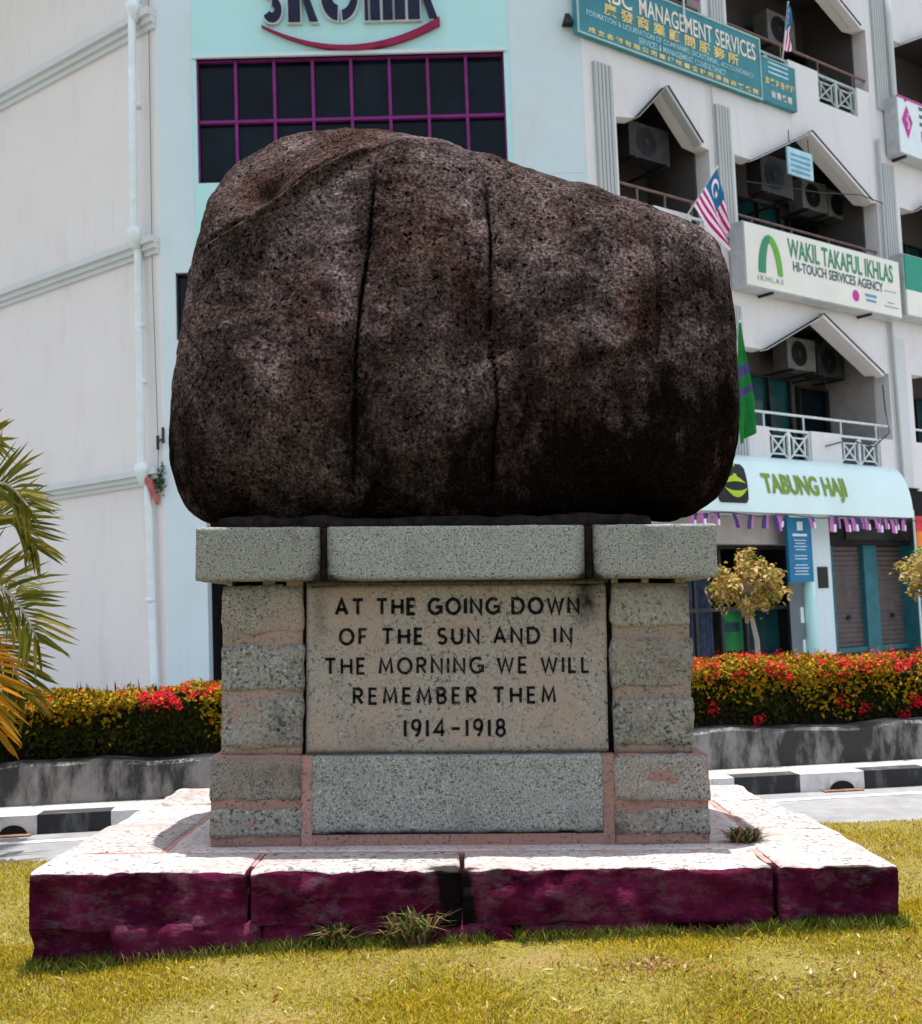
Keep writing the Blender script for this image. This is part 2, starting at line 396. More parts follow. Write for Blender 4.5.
M['hedge_new'] = leaf_mat('coppery new hedge growth', [(.20, .15, .008), (.34, .20, .008), (.42, .17, .008), (.28, .22, .012), (.14, .12, .008)], .6, .15)
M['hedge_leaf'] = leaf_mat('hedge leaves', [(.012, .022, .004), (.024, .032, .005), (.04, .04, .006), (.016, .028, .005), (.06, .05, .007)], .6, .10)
M['hedge_core'] = plain('hedge twigs', (.02, .015, .01), .9, .4)
M['ixora'] = leaf_mat('red flower clusters', [(.42, .004, .012), (.46, .008, .035), (.48, .02, .006), (.32, .002, .014)], .7, .1)
M['palm'] = leaf_mat('palm leaflets', [(.085, .095, .010), (.14, .13, .014), (.19, .155, .02), (.06, .075, .010)], .5, .40)
M['palm_dry'] = leaf_mat('drying palm leaflets', [(.46, .17, .008), (.36, .17, .012), (.24, .15, .012)], .5, .40)
M['palm_stem'] = plain('palm leaf stalk', (.30, .28, .20), .6, .2)
M['bark'] = plain('pale bark', (.42, .38, .34), .85, .3, 14)
M['palm_bark'] = plain('palm trunk bark', (.20, .17, .14), .9, .3, 10)
M['tree_leaf'] = leaf_mat('yellowing tree leaves', [(.14, .18, .025), (.24, .26, .04), (.46, .33, .08), (.58, .38, .14), (.28, .24, .045), (.62, .46, .26), (.40, .19, .07)], .6, .25)

# ------------------------------------------------------------------ places taken from the measured camera
def ray(px, py): 
    d = CM @ np.array([px - 461.0, FPX, -(py - 512.0)]); return d / d[1]
YAW_L, YAW_R, YAW_B = R(-38.7), R(38.2), R(1.5)
CORNER_L = Vector((-4.09, 16.5, 0)); CORNER_R = Vector((2.0, 16.66, 0))
def fu(px, py, s=0.0, p0=CORNER_R, yaw=YAW_R):
    """point of a facade plane s metres in front of the wall: (along the wall, height)"""
    n = np.array([-math.sin(yaw), math.cos(yaw), 0]); d = ray(px, py)
    o = np.array(p0) - n * s
    p = d * ((n @ o) / (n @ d)); u = np.array([math.cos(yaw), math.sin(yaw), 0]) @ (p - np.array(p0))
    return u, p[2]
TILT = R(1.70)                                   # the memorial has settled towards its right end
MON = Vector((-0.071, 5.448, -EYE))
def mon_world(x, y, z):
    ct, st = math.cos(TILT), math.sin(TILT)
    return MON + Vector((ct * x + st * z, y, -st * x + ct * z))

# ------------------------------------------------------------------ setting: ground, road, pavement, kerb
g = MB(); g.add([(-300, -60, -1.78), (300, -60, -1.78), (300, 500, -1.78), (-300, 500, -1.78)], [(0, 1, 2, 3)])
tag(g.build('ground', M['earth']), 'flat dry earth under and around the whole place', 'ground', kind='structure')
LAWN_Y = 7.95
def lawn_z(x, y):
    e = np.clip((y - LAWN_Y) / .45, 0, 1)
    d = np.clip((-np.asarray(x) - 1.0) / .9, 0, 1)
    return -1.45 - .055 * d * d * (3 - 2 * d) - .27 * e * e * (3 - 2 * e)
nx, ny = 160, 120
xs = np.linspace(-11, 11, nx); ys = np.linspace(-3.0, 8.45, ny)
X, Y = np.meshgrid(xs, ys); P = np.stack([X.ravel(), Y.ravel(), 0 * X.ravel()], 1)
Z = lawn_z(P[:, 0], P[:, 1]) + .02 * fbm(P, 1.5, 3, 3)
idx = np.arange(nx * ny).reshape(ny, nx)
Fq = np.stack([idx[:-1, :-1].ravel(), idx[:-1, 1:].ravel(), idx[1:, 1:].ravel(), idx[1:, :-1].ravel()], 1)
def lawn_mat():
    m, nt, bs = new_mat('lawn turf')
    c = ramp(nt, nz(nt, 60, 5, .7), [(.3, (.05, .05, .008)), (.5, (.14, .12, .012)), (.7, (.24, .18, .03))])
    c = mix(nt, ramp(nt, nz(nt, 2.5, 5, .6), [(.5, 0.0), (.7, .7)]), c, (.20, .13, .05))
    setc(nt, bs, c); bs.inputs['Roughness'].default_value = .9; bump(nt, bs, nz(nt, 80, 4), .6, .02); return m
tag(np_mesh('lawn', np.stack([P[:, 0], P[:, 1], Z], 1), Fq, lawn_mat(), smooth=True), 'yellow green lawn around the stone memorial', 'lawn', kind='structure')
KDIR = Vector((1, .106, 0)).normalized(); KN = Vector((-KDIR.y, KDIR.x, 0)); K0 = Vector((0, 10.57, 0))
def kp(t, d, z): 
    p = K0 + KDIR * t + KN * d; return (p.x, p.y, z)
r_ = MB(); r_.add([kp(-60, -9, -1.70), kp(60, -9, -1.70), kp(60, .02, -1.70), kp(-60, .02, -1.70)], [(0, 1, 2, 3)])
tag(r_.build('road', M['road']), 'sunlit pale asphalt road behind the lawn', 'road', kind='structure')
lm = MB(); lm.add([kp(-60, -.42, -1.696), kp(60, -.42, -1.696), kp(60, -.32, -1.696), kp(-60, -.32, -1.696)], [(0, 1, 2, 3)])
tag(lm.build('road_marking', M['kerb_white']), 'white painted line along the road edge', 'road marking', kind='structure')
pv = MB(); pv.add([kp(-60, .20, -1.545), kp(60, .20, -1.545), kp(60, 12, -1.545), kp(-60, 12, -1.545)], [(0, 1, 2, 3)])
tag(pv.build('pavement', M['pavement']), 'pale pavement strip behind the kerb', 'pavement', kind='structure')
kb = MB()
def kbox(mb, t0, t1, d0, d1, z0, z1, mi=0):
    vs = [kp(t, d, z) for z in (z0, z1) for d in (d0, d1) for t in (t0, t1)]
    mb.add(vs, [(0, 2, 3, 1), (4, 5, 7, 6), (0, 1, 5, 4), (2, 6, 7, 3), (0, 4, 6, 2), (1, 3, 7, 5)], mi)
t = -30.05; k = 0
while t < 30:
    kbox(kb, t, t + .595, 0, .22, -1.75, -1.54, (k + 1) % 2); t += .60; k += 1
tag(kb.build('kerb', [M['kerb_white'], M['kerb_black']]), 'road kerb painted in black and white blocks', 'kerb', kind='structure')

# ------------------------------------------------------------------ retaining wall and hedge
WD0, WD1 = .60, .80
def grid_box(t0, t1, d0, d1, z0, z1, n, amp, seed):
    pass
rw = thing('retaining_wall', 'low mouldy grey concrete wall holding up the flowering hedge', 'wall', kp(0, WD0, -1.55))
seg = 120; vs = []; fs = []
for i in range(seg + 1):
    tt = -14 + 28 * i / seg
    w = .018 * math.sin(tt * 3.1) + .012 * math.sin(tt * 7.7 + 1)
    for d, z in ((WD0, -1.60), (WD0 + w * .3, -1.4), (WD0 + w * .5, -1.22 + w), (WD0 + .03, -1.195 + w), (WD1 + .1, -1.19 + w), (WD1 + .1, -1.6)):
        p = kp(tt, d, z); vs.append((p[0] - rw.location.x, p[1] - rw.location.y, p[2] - rw.location.z))
for i in range(seg):
    for k in range(5): fs.append((i * 6 + k, (i + 1) * 6 + k, (i + 1) * 6 + k + 1, i * 6 + k + 1))
mb = MB(); mb.add(vs, fs); mb.build('wall', M['retaining'], rw)
do = MB()
bank = MB(); kbox(bank, -14, 14, WD1 + .09, 3.2, -1.6, -1.22)
tag(bank.build('planting_bed', M['earth']), 'earth bed behind the low wall', 'ground', kind='structure')

def leaf_cloud(C, N, size, aspect=1.6, spread=1.0):
    """one bent quad per centre; C (n,3), N (n,3) facing"""
    n = len(C)
    N = N + rng.normal(0, spread, (n, 3)); N /= np.linalg.norm(N, axis=1)[:, None] + 1e-9
    T = rng.normal(0, 1, (n, 3)); T -= (T * N).sum(1)[:, None] * N; T /= np.linalg.norm(T, axis=1)[:, None] + 1e-9
    B = np.cross(N, T); s = size * (.6 + .8 * rng.random(n))[:, None]
    a = C - T * s * aspect * .5; b = C + B * s * .42 + N * s * .1; c = C + T * s * aspect * .5 - N * s * .18; d = C - B * s * .42 + N * s * .1
    V = np.stack([a, b, c, d], 1).reshape(-1, 3); F = np.arange(4 * n).reshape(n, 4)
    return V, F
hd = thing('hedge', 'long clipped hedge with orange green leaves and red flowers along the low wall', 'hedge', kp(0, 1.2, -1.05))
hx, hy, hz = hd.location
def hedge_surf(n, top_share):
    tt = rng.uniform(-9, 9, n); a = rng.random(n)
    top = a < top_share
    # half round section: front d=.72..1.75, height to about .80
    ph = np.where(top, rng.uniform(.22, .80, n), rng.uniform(0, .25, n)) * math.pi
    # superellipse profile
    cx_, cz_ = np.cos(ph), np.sin(ph)
    ex = np.sign(cx_) * np.abs(cx_) ** .45; ez = np.abs(cz_) ** .45
    P = np.stack([tt, np.zeros(n), np.zeros(n)], 1)
    h = .60 + .13 * fbm(P, .9, 4, 5)
    d = 1.20 - ex * (.32 + .32 * ez ** 2); z = -1.24 + h * ez
    wob = fbm(np.stack([tt, d, z], 1), 3.0, 3, 9) * .13
    d = d - ex * wob; z = z + ez * wob
    x = K0.x + KDIR.x * tt + KN.x * d; y = K0.y + KDIR.y * tt + KN.y * d
    Nn = np.stack([KN.x * -ex, KN.y * -ex, ez], 1)
    return np.stack([x, y, z], 1), Nn, tt
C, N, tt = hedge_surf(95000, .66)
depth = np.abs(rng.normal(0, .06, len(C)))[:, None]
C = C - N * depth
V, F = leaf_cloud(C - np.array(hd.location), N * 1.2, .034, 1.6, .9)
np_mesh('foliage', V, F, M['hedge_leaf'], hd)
C, N, tt = hedge_surf(58000, .82)
keep = 1.5 * fbm(C, 3.2, 4, 61) + 1.1 * (N[:, 2] - .80) + rng.normal(0, .12, len(C)) > -.12; C, N = C[keep] + N[keep] * (.02 + .05 * rng.random(keep.sum()))[:, None], N[keep]
V, F = leaf_cloud(C - np.array(hd.location), N, .030, 1.7, 1.0)
np_mesh('new_growth', V, F, M['hedge_new'], hd)
core = MB()
vs = []; fs = []
for i in range(91):
    tv = -9 + .2 * i
    for k in range(9):
        ph = math.pi * k / 8; ex = math.copysign(abs(math.cos(ph)) ** .45, math.cos(ph)); ez = abs(math.sin(ph)) ** .45
        p = kp(tv, 1.22 - ex * (.22 + .26 * ez ** 2), -1.24 + .47 * ez + .03 * math.sin(tv * 5 + k)); vs.append((p[0] - hx, p[1] - hy, p[2] - hz))
for i in range(90):
    for k in range(8): fs.append((i * 9 + k, (i + 1) * 9 + k, (i + 1) * 9 + k + 1, i * 9 + k + 1))
core.add(vs, fs); core.build('branches', M['hedge_core'], hd)
C, N, tt = hedge_surf(900, .93)
keep = rng.random(len(C)) < np.clip(np.where(tt > 0, .9, .35) + 2.2 * fbm(C, 1.6, 3, 63), 0, 1)
C, N = C[keep], N[keep]; m = 26
C2 = np.repeat(C + N * .045, m, 0) + rng.normal(0, .034, (len(C) * m, 3)); N2 = np.repeat(N, m, 0)
V, F = leaf_cloud(C2 - np.array(hd.location), N2 * 2, .026, 1.1, .5)
tag(np_mesh('flowers', V, F, M['ixora'], hd), kind='stuff')
# sprigs standing above the hedge
V = []; F = []
for (tt_, n) in ((-3.35, 9), (-3.05, 6), (-3.6, 5), (-2.7, 4), (2.9, 4), (3.5, 3), (4.3, 3)):
    for k in range(n):
        p = Vector(kp(tt_ + random.uniform(-.18, .18), 1.1 + random.uniform(-.1, .2), -.67)) - hd.location
        h = random.uniform(.08, .2); q = p + Vector((random.uniform(-.03, .03), 0, h)); b = len(V)
        V += [p + Vector((-.012, 0, 0)), p + Vector((.012, 0, 0)), q]; F.append((b, b + 1, b + 2))
np_mesh('shoots', V, F, M['hedge_leaf'], hd)

# ------------------------------------------------------------------ corner building: left wall and aqua front
ZB, ZT = -1.6, 13.0
cb = thing('corner_building', 'white corner building with aqua front and wide purple framed window', 'building', (CORNER_L.x, CORNER_L.y, ZB))
def part(mb, name, mats, parent, yaw=0, origin=None, smooth=False):
    """mesh written in facade coordinates (along, depth into wall, height)"""
    o = mb.build(name, mats, parent, smooth)
    o.rotation_euler = (0, 0, yaw)
    base = Vector(origin) if origin is not None else Vector((0, 0, 0))
    o.location = base
    return o
def zb(z): return z - ZB
# left wall (facade frame: u<0 goes left, y+ into the wall)
lw = MB(); lw.box(-16, 0, 0, .3, zb(ZB), zb(ZT)); part(lw, 'side_wall', M['wall_pink'], cb, YAW_L)
for z0, z1 in ((8.50, 8.78), (5.21, 5.45), (1.95, 2.16), (11.75, 12.0)):
    h = z1 - z0; s = MB()
    s.box(-16, -.02, -.05, .01, zb(z0), zb(z0 + h * .3)); s.box(-16, -.015, -.10, .01, zb(z0 + h * .3), zb(z0 + h * .62)); s.box(-16, -.01, -.16, .01, zb(z0 + h * .62), zb(z1))
    part(s, 'string_course', M['trim_grey'], cb, YAW_L)
pts = [(-.28, 13), (-.28, 8.95), (-.30, 8.85), (-.33, 5.6), (-.36, 5.30), (-.24, 2.25), (-.22, 1.95), (-.14, -.8), (-.14, -1.5)]
pd_ = lambda z: .11 + (.09 if z in (8.85, 5.6, 2.25) else 0)
pp = MB(); pp.tube([(u, -pd_(z), zb(z)) for u, z in pts], .055, 10)
for u, z in ((-.29, 8.83), (-.33, 5.52), (-.24, 2.15)):
    pp.tube([(u, -.19, zb(z + .08)), (u, -.19, zb(z - .02)), (u + .01, -.17, zb(z - .20))], [.10, .10, .06], 12)
pz = [p[1] for p in pts][::-1]; pu = [p[0] for p in pts][::-1]
for z in (7.4, 4.2, 3.4, .35):
    u = float(np.interp(z, pz, pu)); pp.tube([(u, -.13, zb(z + .03)), (u, -.13, zb(z - .03))], .068, 10)
part(pp, 'drain_pipe', M['pipe'], cb, YAW_L, smooth=True)
rp = MB(); rp.tube([(-.22, -.16, zb(2.04)), (-.14, -.14, zb(1.97)), (-.10, -.09, zb(1.8)), (-.10, -.04, zb(1.66))], [.06, .06, .045, .02], 10)
part(rp, 'rusty_elbow', M['pipe_rust'], cb, YAW_L)
wr = MB(); wr.tube([(-.13, -.03, zb(12)), (-.15, -.03, zb(5)), (-.05, -.05, zb(2.4)), (-.1, -.04, zb(1.9))], .005, 5)
part(wr, 'cable', M['dark_metal'], cb, YAW_L)
br = MB(); br.bar((-.06, -.05, zb(2.55)), (.06, -.05, zb(2.55)), .03); br.bar((-.06, -.05, zb(2.42)), (-.06, -.05, zb(2.62)), .03); br.bar((.06, -.05, zb(2.5)), (.06, -.05, zb(2.72)), .03)
part(br, 'cable_bracket', M['dark_metal'], cb, YAW_L)
# aqua front, width 6.09, opening at the foot (five foot way) from u=.57
W = 6.09
fr = MB()
fr.prism([(0, zb(ZB)), (.57, zb(ZB)), (.57, zb(2.6)), (W - .6, zb(2.6)), (W - .6, zb(ZB)), (W, zb(ZB)), (W, zb(3.96)), (.205, zb(3.96)), (.205, zb(4.92)), (W, zb(4.92)), (W, zb(6.20)), (.55, zb(6.20)), (.55, zb(8.02)), (4.95, zb(8.02)), (4.95, zb(6.203)), (W, zb(6.203)), (W, zb(ZT)), (0, zb(ZT))], 0, .3)
part(fr, 'front_wall', M['wall_cool'], cb, YAW_B)
aq = MB(); aq.box(.5, .55, -.012, -.001, zb(4.95), zb(ZT)); aq.box(.55, 4.95, -.012, -.001, zb(8.022), zb(ZT)); aq.box(.55, 4.95, -.012, -.001, zb(4.95), zb(6.198)); aq.box(4.95, 5.02, -.012, -.001, zb(4.95), zb(ZT))
part(aq, 'aqua_panel', M['wall_blue'], cb, YAW_B)
def window(u0, u1, z0, z1, ncol, nrow, parent, yaw, origin=None, fm='frame_purple', gm='glass', w=.042, name='window', dep=.10):
    f = MB()
    for i in range(ncol + 1):
        u = u0 + (u1 - u0) * i / ncol; f.box(u - w / 2 if 0 < i else u, u + w / 2 if i < ncol else u, dep - .05, dep + .02, z0, z1)
    for j in range(nrow + 1):
        z = z0 + (z1 - z0) * j / nrow
        f.box(u0, u1, dep - .052, dep + .018, z - w / 2 if j else z, z + w / 2 if j < nrow else z + .001)
    o = part(f, name, M[fm], parent, yaw, origin)
    p = MB(); p.box(u0, u1, dep + .03, dep + .05, z0, z1); p.build('pane', M[gm], o)
    return o
window(.55, 4.95, zb(6.203), zb(8.02), 8, 2, cb, YAW_B)
window(.205, 5.9, zb(3.96), zb(4.92), 6, 1, cb, YAW_B, fm='dark_metal')
sl = MB(); sl.box(.5, 5.0, -.05, .06, zb(8.02), zb(8.075)); part(sl, 'window_hood', M['wall_cool'], cb, YAW_B)
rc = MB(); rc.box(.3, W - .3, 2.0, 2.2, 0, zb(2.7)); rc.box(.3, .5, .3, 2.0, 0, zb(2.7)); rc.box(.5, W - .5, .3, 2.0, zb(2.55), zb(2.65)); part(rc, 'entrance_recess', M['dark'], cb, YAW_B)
co = MB(); co.box(-16, W, .3, 4, zb(ZT), zb(ZT) + .2); part(co, 'roof', M['trim_grey'], cb, YAW_B)
# letters and swoosh over the window
sg = thing('wall_sign', 'row of big dark letters over a crimson swoosh on the aqua front', 'sign', (CORNER_L.x, CORNER_L.y, 8.2), YAW_B)
def fb(px, py, s=.06): return fu(px, py, s, CORNER_L, YAW_B)
LZ0, LZ1 = 8.50 - 8.2, 9.25 - 8.2
def letter(poly_list):
    b = MB(); e = MB()
    for poly in poly_list:
        b.prism(poly, -.10, -.075)
        cx_ = sum(p[0] for p in poly) / len(poly); cz_ = sum(p[1] for p in poly) / len(poly)
        e.prism([(cx_ + (x - cx_) * 1.0 + (.02 if x > cx_ else -.02), cz_ + (z - cz_) + (.02 if z > cz_ else -.02)) for x, z in poly], -.074, -.02)
    o = b.build('letter', M['navy'], sg); e.build('letter_edge', M['outline'], o)
def arc_poly(cx_, cz_, ro, ri, a0, a1, n=20, sx=1.0, sz=1.0):
    o = [(cx_ + sx * ro * math.cos(R(a0 + (a1 - a0) * k / n)), cz_ + sz * ro * math.sin(R(a0 + (a1 - a0) * k / n))) for k in range(n + 1)]
    i = [(cx_ + sx * ri * math.cos(R(a0 + (a1 - a0) * k / n)), cz_ + sz * ri * math.sin(R(a0 + (a1 - a0) * k / n))) for k in range(n, -1, -1)]
    return o + i
z0, z1 = LZ0, LZ1
def rect(x0, x1, a, b): return [(x0, a), (x1, a), (x1, b), (x0, b)]
# S
letter([arc_poly(1.66, z0 + .19, .19, .05, -150, 88, 16, .72), arc_poly(1.66, z0 + .56, .19, .05, 30, 272, 16, .72)])
# K, O, M, K
def K(x): letter([rect(x, x + .17, z0, z1), [(x + .19, z0 + .38), (x + .30, z0), (x + .42, z0), (x + .27, z0 + .46)], [(x + .19, z0 + .41), (x + .27, z0 + .36), (x + .42, z1), (x + .30, z1)]])
K(1.89)
letter([arc_poly(2.61, z0 + .38, .25, .10, 95, 265, 18, 1, 1.5), arc_poly(2.64, z0 + .38, .25, .15, -85, 85, 18, 1, 1.5)])
letter([rect(2.98, 3.03, z0, z1), rect(3.06, 3.20, z0, z1 - .05), rect(3.24, 3.38, z0, z1 - .05), rect(3.41, 3.56, z0, z1)])
K(3.60)
n = 24; up = []; lo = []
for k in range(n + 1):
    t = k / n; x = 1.50 + 2.55 * t; zc = .30 - .36 * (1 - (2 * t - 1) ** 2) - .04 * (1 - t) - .03 * t
    th = .015 + .10 * t ** .8; up.append((x, zc + th / 2)); lo.append((x, zc - th / 2))
sw = MB(); sw.prism(lo + up[::-1], -.09, -.02); o = sw.build('swoosh', [M['crimson']], sg)
wlamp = thing('wall_light', 'small black lamp fixed to the white corner strip beside the teal signboard', 'lamp', (CORNER_L.x, CORNER_L.y, 8.3), YAW_B)
w_ = MB(); w_.box(5.86, 5.93, -.03, -.002, .06, .24); w_.build('bracket', M['dark_metal'], wlamp)
w_ = MB(); w_.add([(5.80, -.16, .05), (5.96, -.16, .05), (5.96, -.03, .05), (5.80, -.03, .05), (5.85, -.1, .22), (5.91, -.1, .22), (5.91, -.03, .22), (5.85, -.03, .22)], [(3, 2, 1, 0), (4, 5, 6, 7), (0, 1, 5, 4), (1, 2, 6, 5), (2, 3, 7, 6), (3, 0, 4, 7)]); w_.build('lamp_shade', M['black'], wlamp)

# ------------------------------------------------------------------ shop block on the right
sb = thing('shop_block', 'white shop office block with gabled balconies and shopfronts on the right', 'building', (CORNER_R.x, CORNER_R.y, ZB), YAW_R)
FL = [2.02, 5.20, 8.40, 11.55]                   # balcony floor heights
BAYS = [(.62, 2.68, 'A'), (3.30, 7.28, 'B'), (8.02, 11.95, 'B'), (12.7, 16.6, 'B')]
BK = 1.3                                         # balcony depth
def slabs(): pass
pr = MB()
edges = [(-.02, .62)] + [(2.68, 3.30), (7.28, 8.02), (11.95, 12.7), (16.6, 17.0)]
for a, b in edges: pr.box(a, b, 0, .28, zb(1.95), zb(ZT))
part(pr, 'pier', M['wall_white'], sb)
gab = {'A': (.43, 1.01, 1.70, .07), 'B': (.46, 1.96, 3.60, 0)}
for li, fz in enumerate(FL[:3]):
    top = FL[li + 1]
    for bi, (u0, u1, ty) in enumerate(BAYS):
        g0, gp, g1, e = gab[ty]; g0 += u0; gp += u0; g1 += u0
        zl = fz + 2.02 - (.05 if li == 1 else 0); zp = fz + 2.72 - (.10 if ty == 'A' else 0); zg = zl + .08 if ty == 'A' else zl
        spd = MB()
        spd.prism([(u0, zb(zl)), (g0, zb(zg)), (gp, zb(zp)), (g1, zb(zg - .1)), (u1, zb(zl - .06)), (u1, zb(top + .22)), (u0, zb(top + .22))], 0.003, .24)
        part(spd, 'spandrel', M['wall_white'], sb)
        hood = MB()
        th = .055
        for hi_, (a, b) in enumerate((((g0 - .04, zg - .03), (gp, zp)), ((gp, zp), (g1 + .06, zg - .16)))):
            th = (.016, .055)[hi_]
            dx, dz = b[0] - a[0], b[1] - a[1]; L = math.hypot(dx, dz); nx_, nz_ = -dz / L * th, dx / L * th
            hood.prism([(a[0], zb(a[1])), (b[0], zb(b[1])), (b[0] + nx_, zb(b[1] + nz_)), (a[0] + nx_, zb(a[1] + nz_))], -.10, .05, 0)
            hood.prism([(a[0] + nx_ * 1.03, zb(a[1] + nz_ * 1.03)), (b[0] + nx_ * 1.03, zb(b[1] + nz_ * 1.03)), (b[0] + nx_ * 1.4, zb(b[1] + nz_ * 1.4)), (a[0] + nx_ * 1.4, zb(a[1] + nz_ * 1.4))], -.115, -.004, 1)
        part(hood, 'gable_hood', [M['flute'] if ty == 'A' else M['wall_white'], M['tile']], sb)
        # parapet
        pz0, pz1 = fz + .221, fz + .77
        if ty == 'A': solids = [(u0, u0 + .42), (u0 + .72, u0 + 1.55), (u0 + 1.85, u1)]; xs_ = [(u0 + .42, u0 + .72), (u0 + 1.55, u0 + 1.85)]
        else: solids = [(u0, u0 + .48), (u0 + 1.58, u0 + 2.42), (u0 + 3.58, u1)]; xs_ = [(u0 + .48, u0 + 1.58), (u0 + 2.42, u0 + 3.58)]
        for a, b in solids: pa = MB(); pa.box(a, b, .004, .16, zb(pz0 - (.001 if li else .3)), zb(pz1)); part(pa, 'parapet', M['wall_white'], sb)
        if li == 0:
            pb = MB(); pb.box(u0, u1, .002, .2, zb(1.9), zb(pz0 - .302)); part(pb, 'balcony_edge', M['wall_white'], sb)
        for a, b in xs_:
            x = MB(); y = .06; nh = 2 if b - a > .6 else 1; bw = .026
            x.box(a, b, y - .02, y + .02, zb(pz1 - .04), zb(pz1)); x.box(a, b, y - .02, y + .02, zb(pz0), zb(pz0 + .04))
            for h in range(nh):
                p0_, p1_ = a + (b - a) * h / nh, a + (b - a) * (h + 1) / nh
                q0, q1 = zb(pz0 + .04), zb(pz1 - .04)
                x.box(p0_, p0_ + .03, y - .02, y + .02, q0, q1); x.box(p1_ - .03, p1_, y - .02, y + .02, q0, q1)
                x.bar((p0_, y, q0), (p1_, y, q1), bw); x.bar((p0_, y + .002, q1), (p1_, y + .002, q0), bw)
                w4 = (p1_ - p0_) * .27; cz4 = (q0 + q1) / 2; cx4 = (p0_ + p1_) / 2; h4 = (q1 - q0) * .30
                for A_, B_ in (((-1, -1), (1, -1)), ((1, -1), (1, 1)), ((1, 1), (-1, 1)), ((-1, 1), (-1, -1))):
                    x.bar((cx4 + A_[0] * w4, y - .003, cz4 + A_[1] * h4), (cx4 + B_[0] * w4, y - .003, cz4 + B_[1] * h4), bw)
            part(x, 'lattice_panel', M['metal_white'] if li != 2 else M['metal_green'], sb)
        rl = MB(); rz_ = fz + 1.02
        rl.tube([(u0, .08, zb(rz_)), (u1, .08, zb(rz_))], .022, 8)
        for q in np.linspace(u0 + .45, u1 - .4, 4 if ty == 'B' else 3): rl.tube([(q, .08, zb(pz1)), (q, .08, zb(rz_))], .018, 6)
        part(rl, 'handrail', M['rust'] if li else M['metal_white'], sb)
        # balcony room
        inn = MB(); inn.box(u0 - .25, u1 + .25, BK, BK + .15, zb(fz - .2), zb(fz + 2.95))
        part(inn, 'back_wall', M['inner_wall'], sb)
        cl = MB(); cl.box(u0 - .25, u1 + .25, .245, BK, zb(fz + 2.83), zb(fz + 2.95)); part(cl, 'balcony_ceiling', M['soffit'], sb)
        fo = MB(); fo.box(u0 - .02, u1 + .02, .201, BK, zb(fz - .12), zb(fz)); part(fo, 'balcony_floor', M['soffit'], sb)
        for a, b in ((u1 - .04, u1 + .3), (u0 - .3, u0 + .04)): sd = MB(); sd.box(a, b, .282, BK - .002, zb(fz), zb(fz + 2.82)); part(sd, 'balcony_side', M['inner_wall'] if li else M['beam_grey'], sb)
        W_ = u1 - u0
        if ty == 'B':
            window(u0 + .9, u0 + 2.75, zb(fz), zb(fz + 1.95), 3, 1, sb, 0, fm='dark_metal', gm='glass_teal', name='window', dep=BK - .06)
            window(u0 + 3.0, u0 + W_ - .1, zb(fz), zb(fz + 1.85), 1, 1, sb, 0, fm='dark_metal', gm='glass', name='door', dep=BK - .06)
        else:
            window(u0 + .3, u1 - .1, zb(fz), zb(fz + 1.35), 3, 1, sb, 0, fm='dark_metal', gm='glass', name='window', dep=BK - .06)
# fluted panels on the piers
for u0, u1, in ((.17, .54), (2.85, 3.20), (7.47, 7.84), (12.1, 12.5)):
    for ti, zt_ in enumerate((4.66, 7.89, 11.06)):
        f = MB(); hh = 2.15 if ti else 2.7
        smooth_strip = ti == 0 and u0 > 7
        f.box(u0, u1, -.012, -.001, zb(zt_ - hh), zb(zt_))
        if not smooth_strip:
            nr = 5
            for k in range(nr):
                a = u0 + (u1 - u0) * (k + .12) / nr; b = u0 + (u1 - u0) * (k + .88) / nr
                f.prism([(a, zb(zt_ - hh)), (b, zb(zt_ - hh)), (b, zb(zt_)), (a, zb(zt_))], -.05, -.0125)
        part(f, 'fluted_panel' if not smooth_strip else 'recessed_strip', M['flute'] if not smooth_strip else M['trim_grey'], sb)
# the side faces of the projecting piers
rf = MB(); rf.box(-.02, 17, .3, 5, zb(ZT), zb(ZT) + .2); part(rf, 'roof', M['trim_grey'], sb)
dp = MB(); dp.tube([(7.95, -.08, zb(12.9)), (7.95, -.08, zb(8.2))], .06, 10); part(dp, 'drain_pipe', M['trim_grey'], sb, smooth=True)
cb_ = MB(); cb_.tube([(7.02, -.03, zb(3.75)), (7.0, -.06, zb(3.3)), (7.10, -.05, zb(2.9)), (6.6, -.05, zb(2.62)), (5.9, -.04, zb(2.70)), (5.2, -.04, zb(2.55))], .012, 5); part(cb_, 'cable', M['dark_metal'], sb)
cb_ = MB(); cb_.tube([(7.42, -.06, zb(7.1)), (6.4, -.24, zb(7.02)), (5.3, -.22, zb(6.85)), (3.5, -.05, zb(6.75))], .010, 5); part(cb_, 'cable', M['dark_metal'], sb)
cb_ = MB(); cb_.tube([(2.78, -.04, zb(9)), (2.76, -.05, zb(6.5)), (2.79, -.04, zb(2))], .012, 5); part(cb_, 'cable', M['sign_side'], sb)
dp2 = MB(); dp2.tube([(7.36, -.06, zb(8.3)), (7.36, -.06, zb(5.2)), (7.40, -.06, zb(2.0))], .035, 8); part(dp2, 'drain_pipe', M['flute'], sb, smooth=True)
# ground floor
gf = MB(); gf.box(-.02, 4.66, .02, .28, zb(.91), zb(1.95)); part(gf, 'shop_beam', M['beam_grey'], sb)
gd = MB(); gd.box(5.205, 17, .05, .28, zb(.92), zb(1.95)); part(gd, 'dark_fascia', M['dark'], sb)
cl_ = MB(); cl_.box(4.66, 5.20, 0, .5, 0, zb(1.95)); part(cl_, 'shop_column', M['wall_cool'], sb)
pq = MB(); u_, z_ = fu(817, 567); u2, z2 = fu(828, 588); pq.box(u_, u2, -.02, -.001, zb(z2), zb(z_)); part(pq, 'plaque', M['black'], sb)
pl_ = MB(); pl_.tube([(4.47, -.06, 0), (4.47, -.06, zb(1.5))], .10, 14); part(pl_, 'round_post', M['wall_blue'], sb, smooth=True)
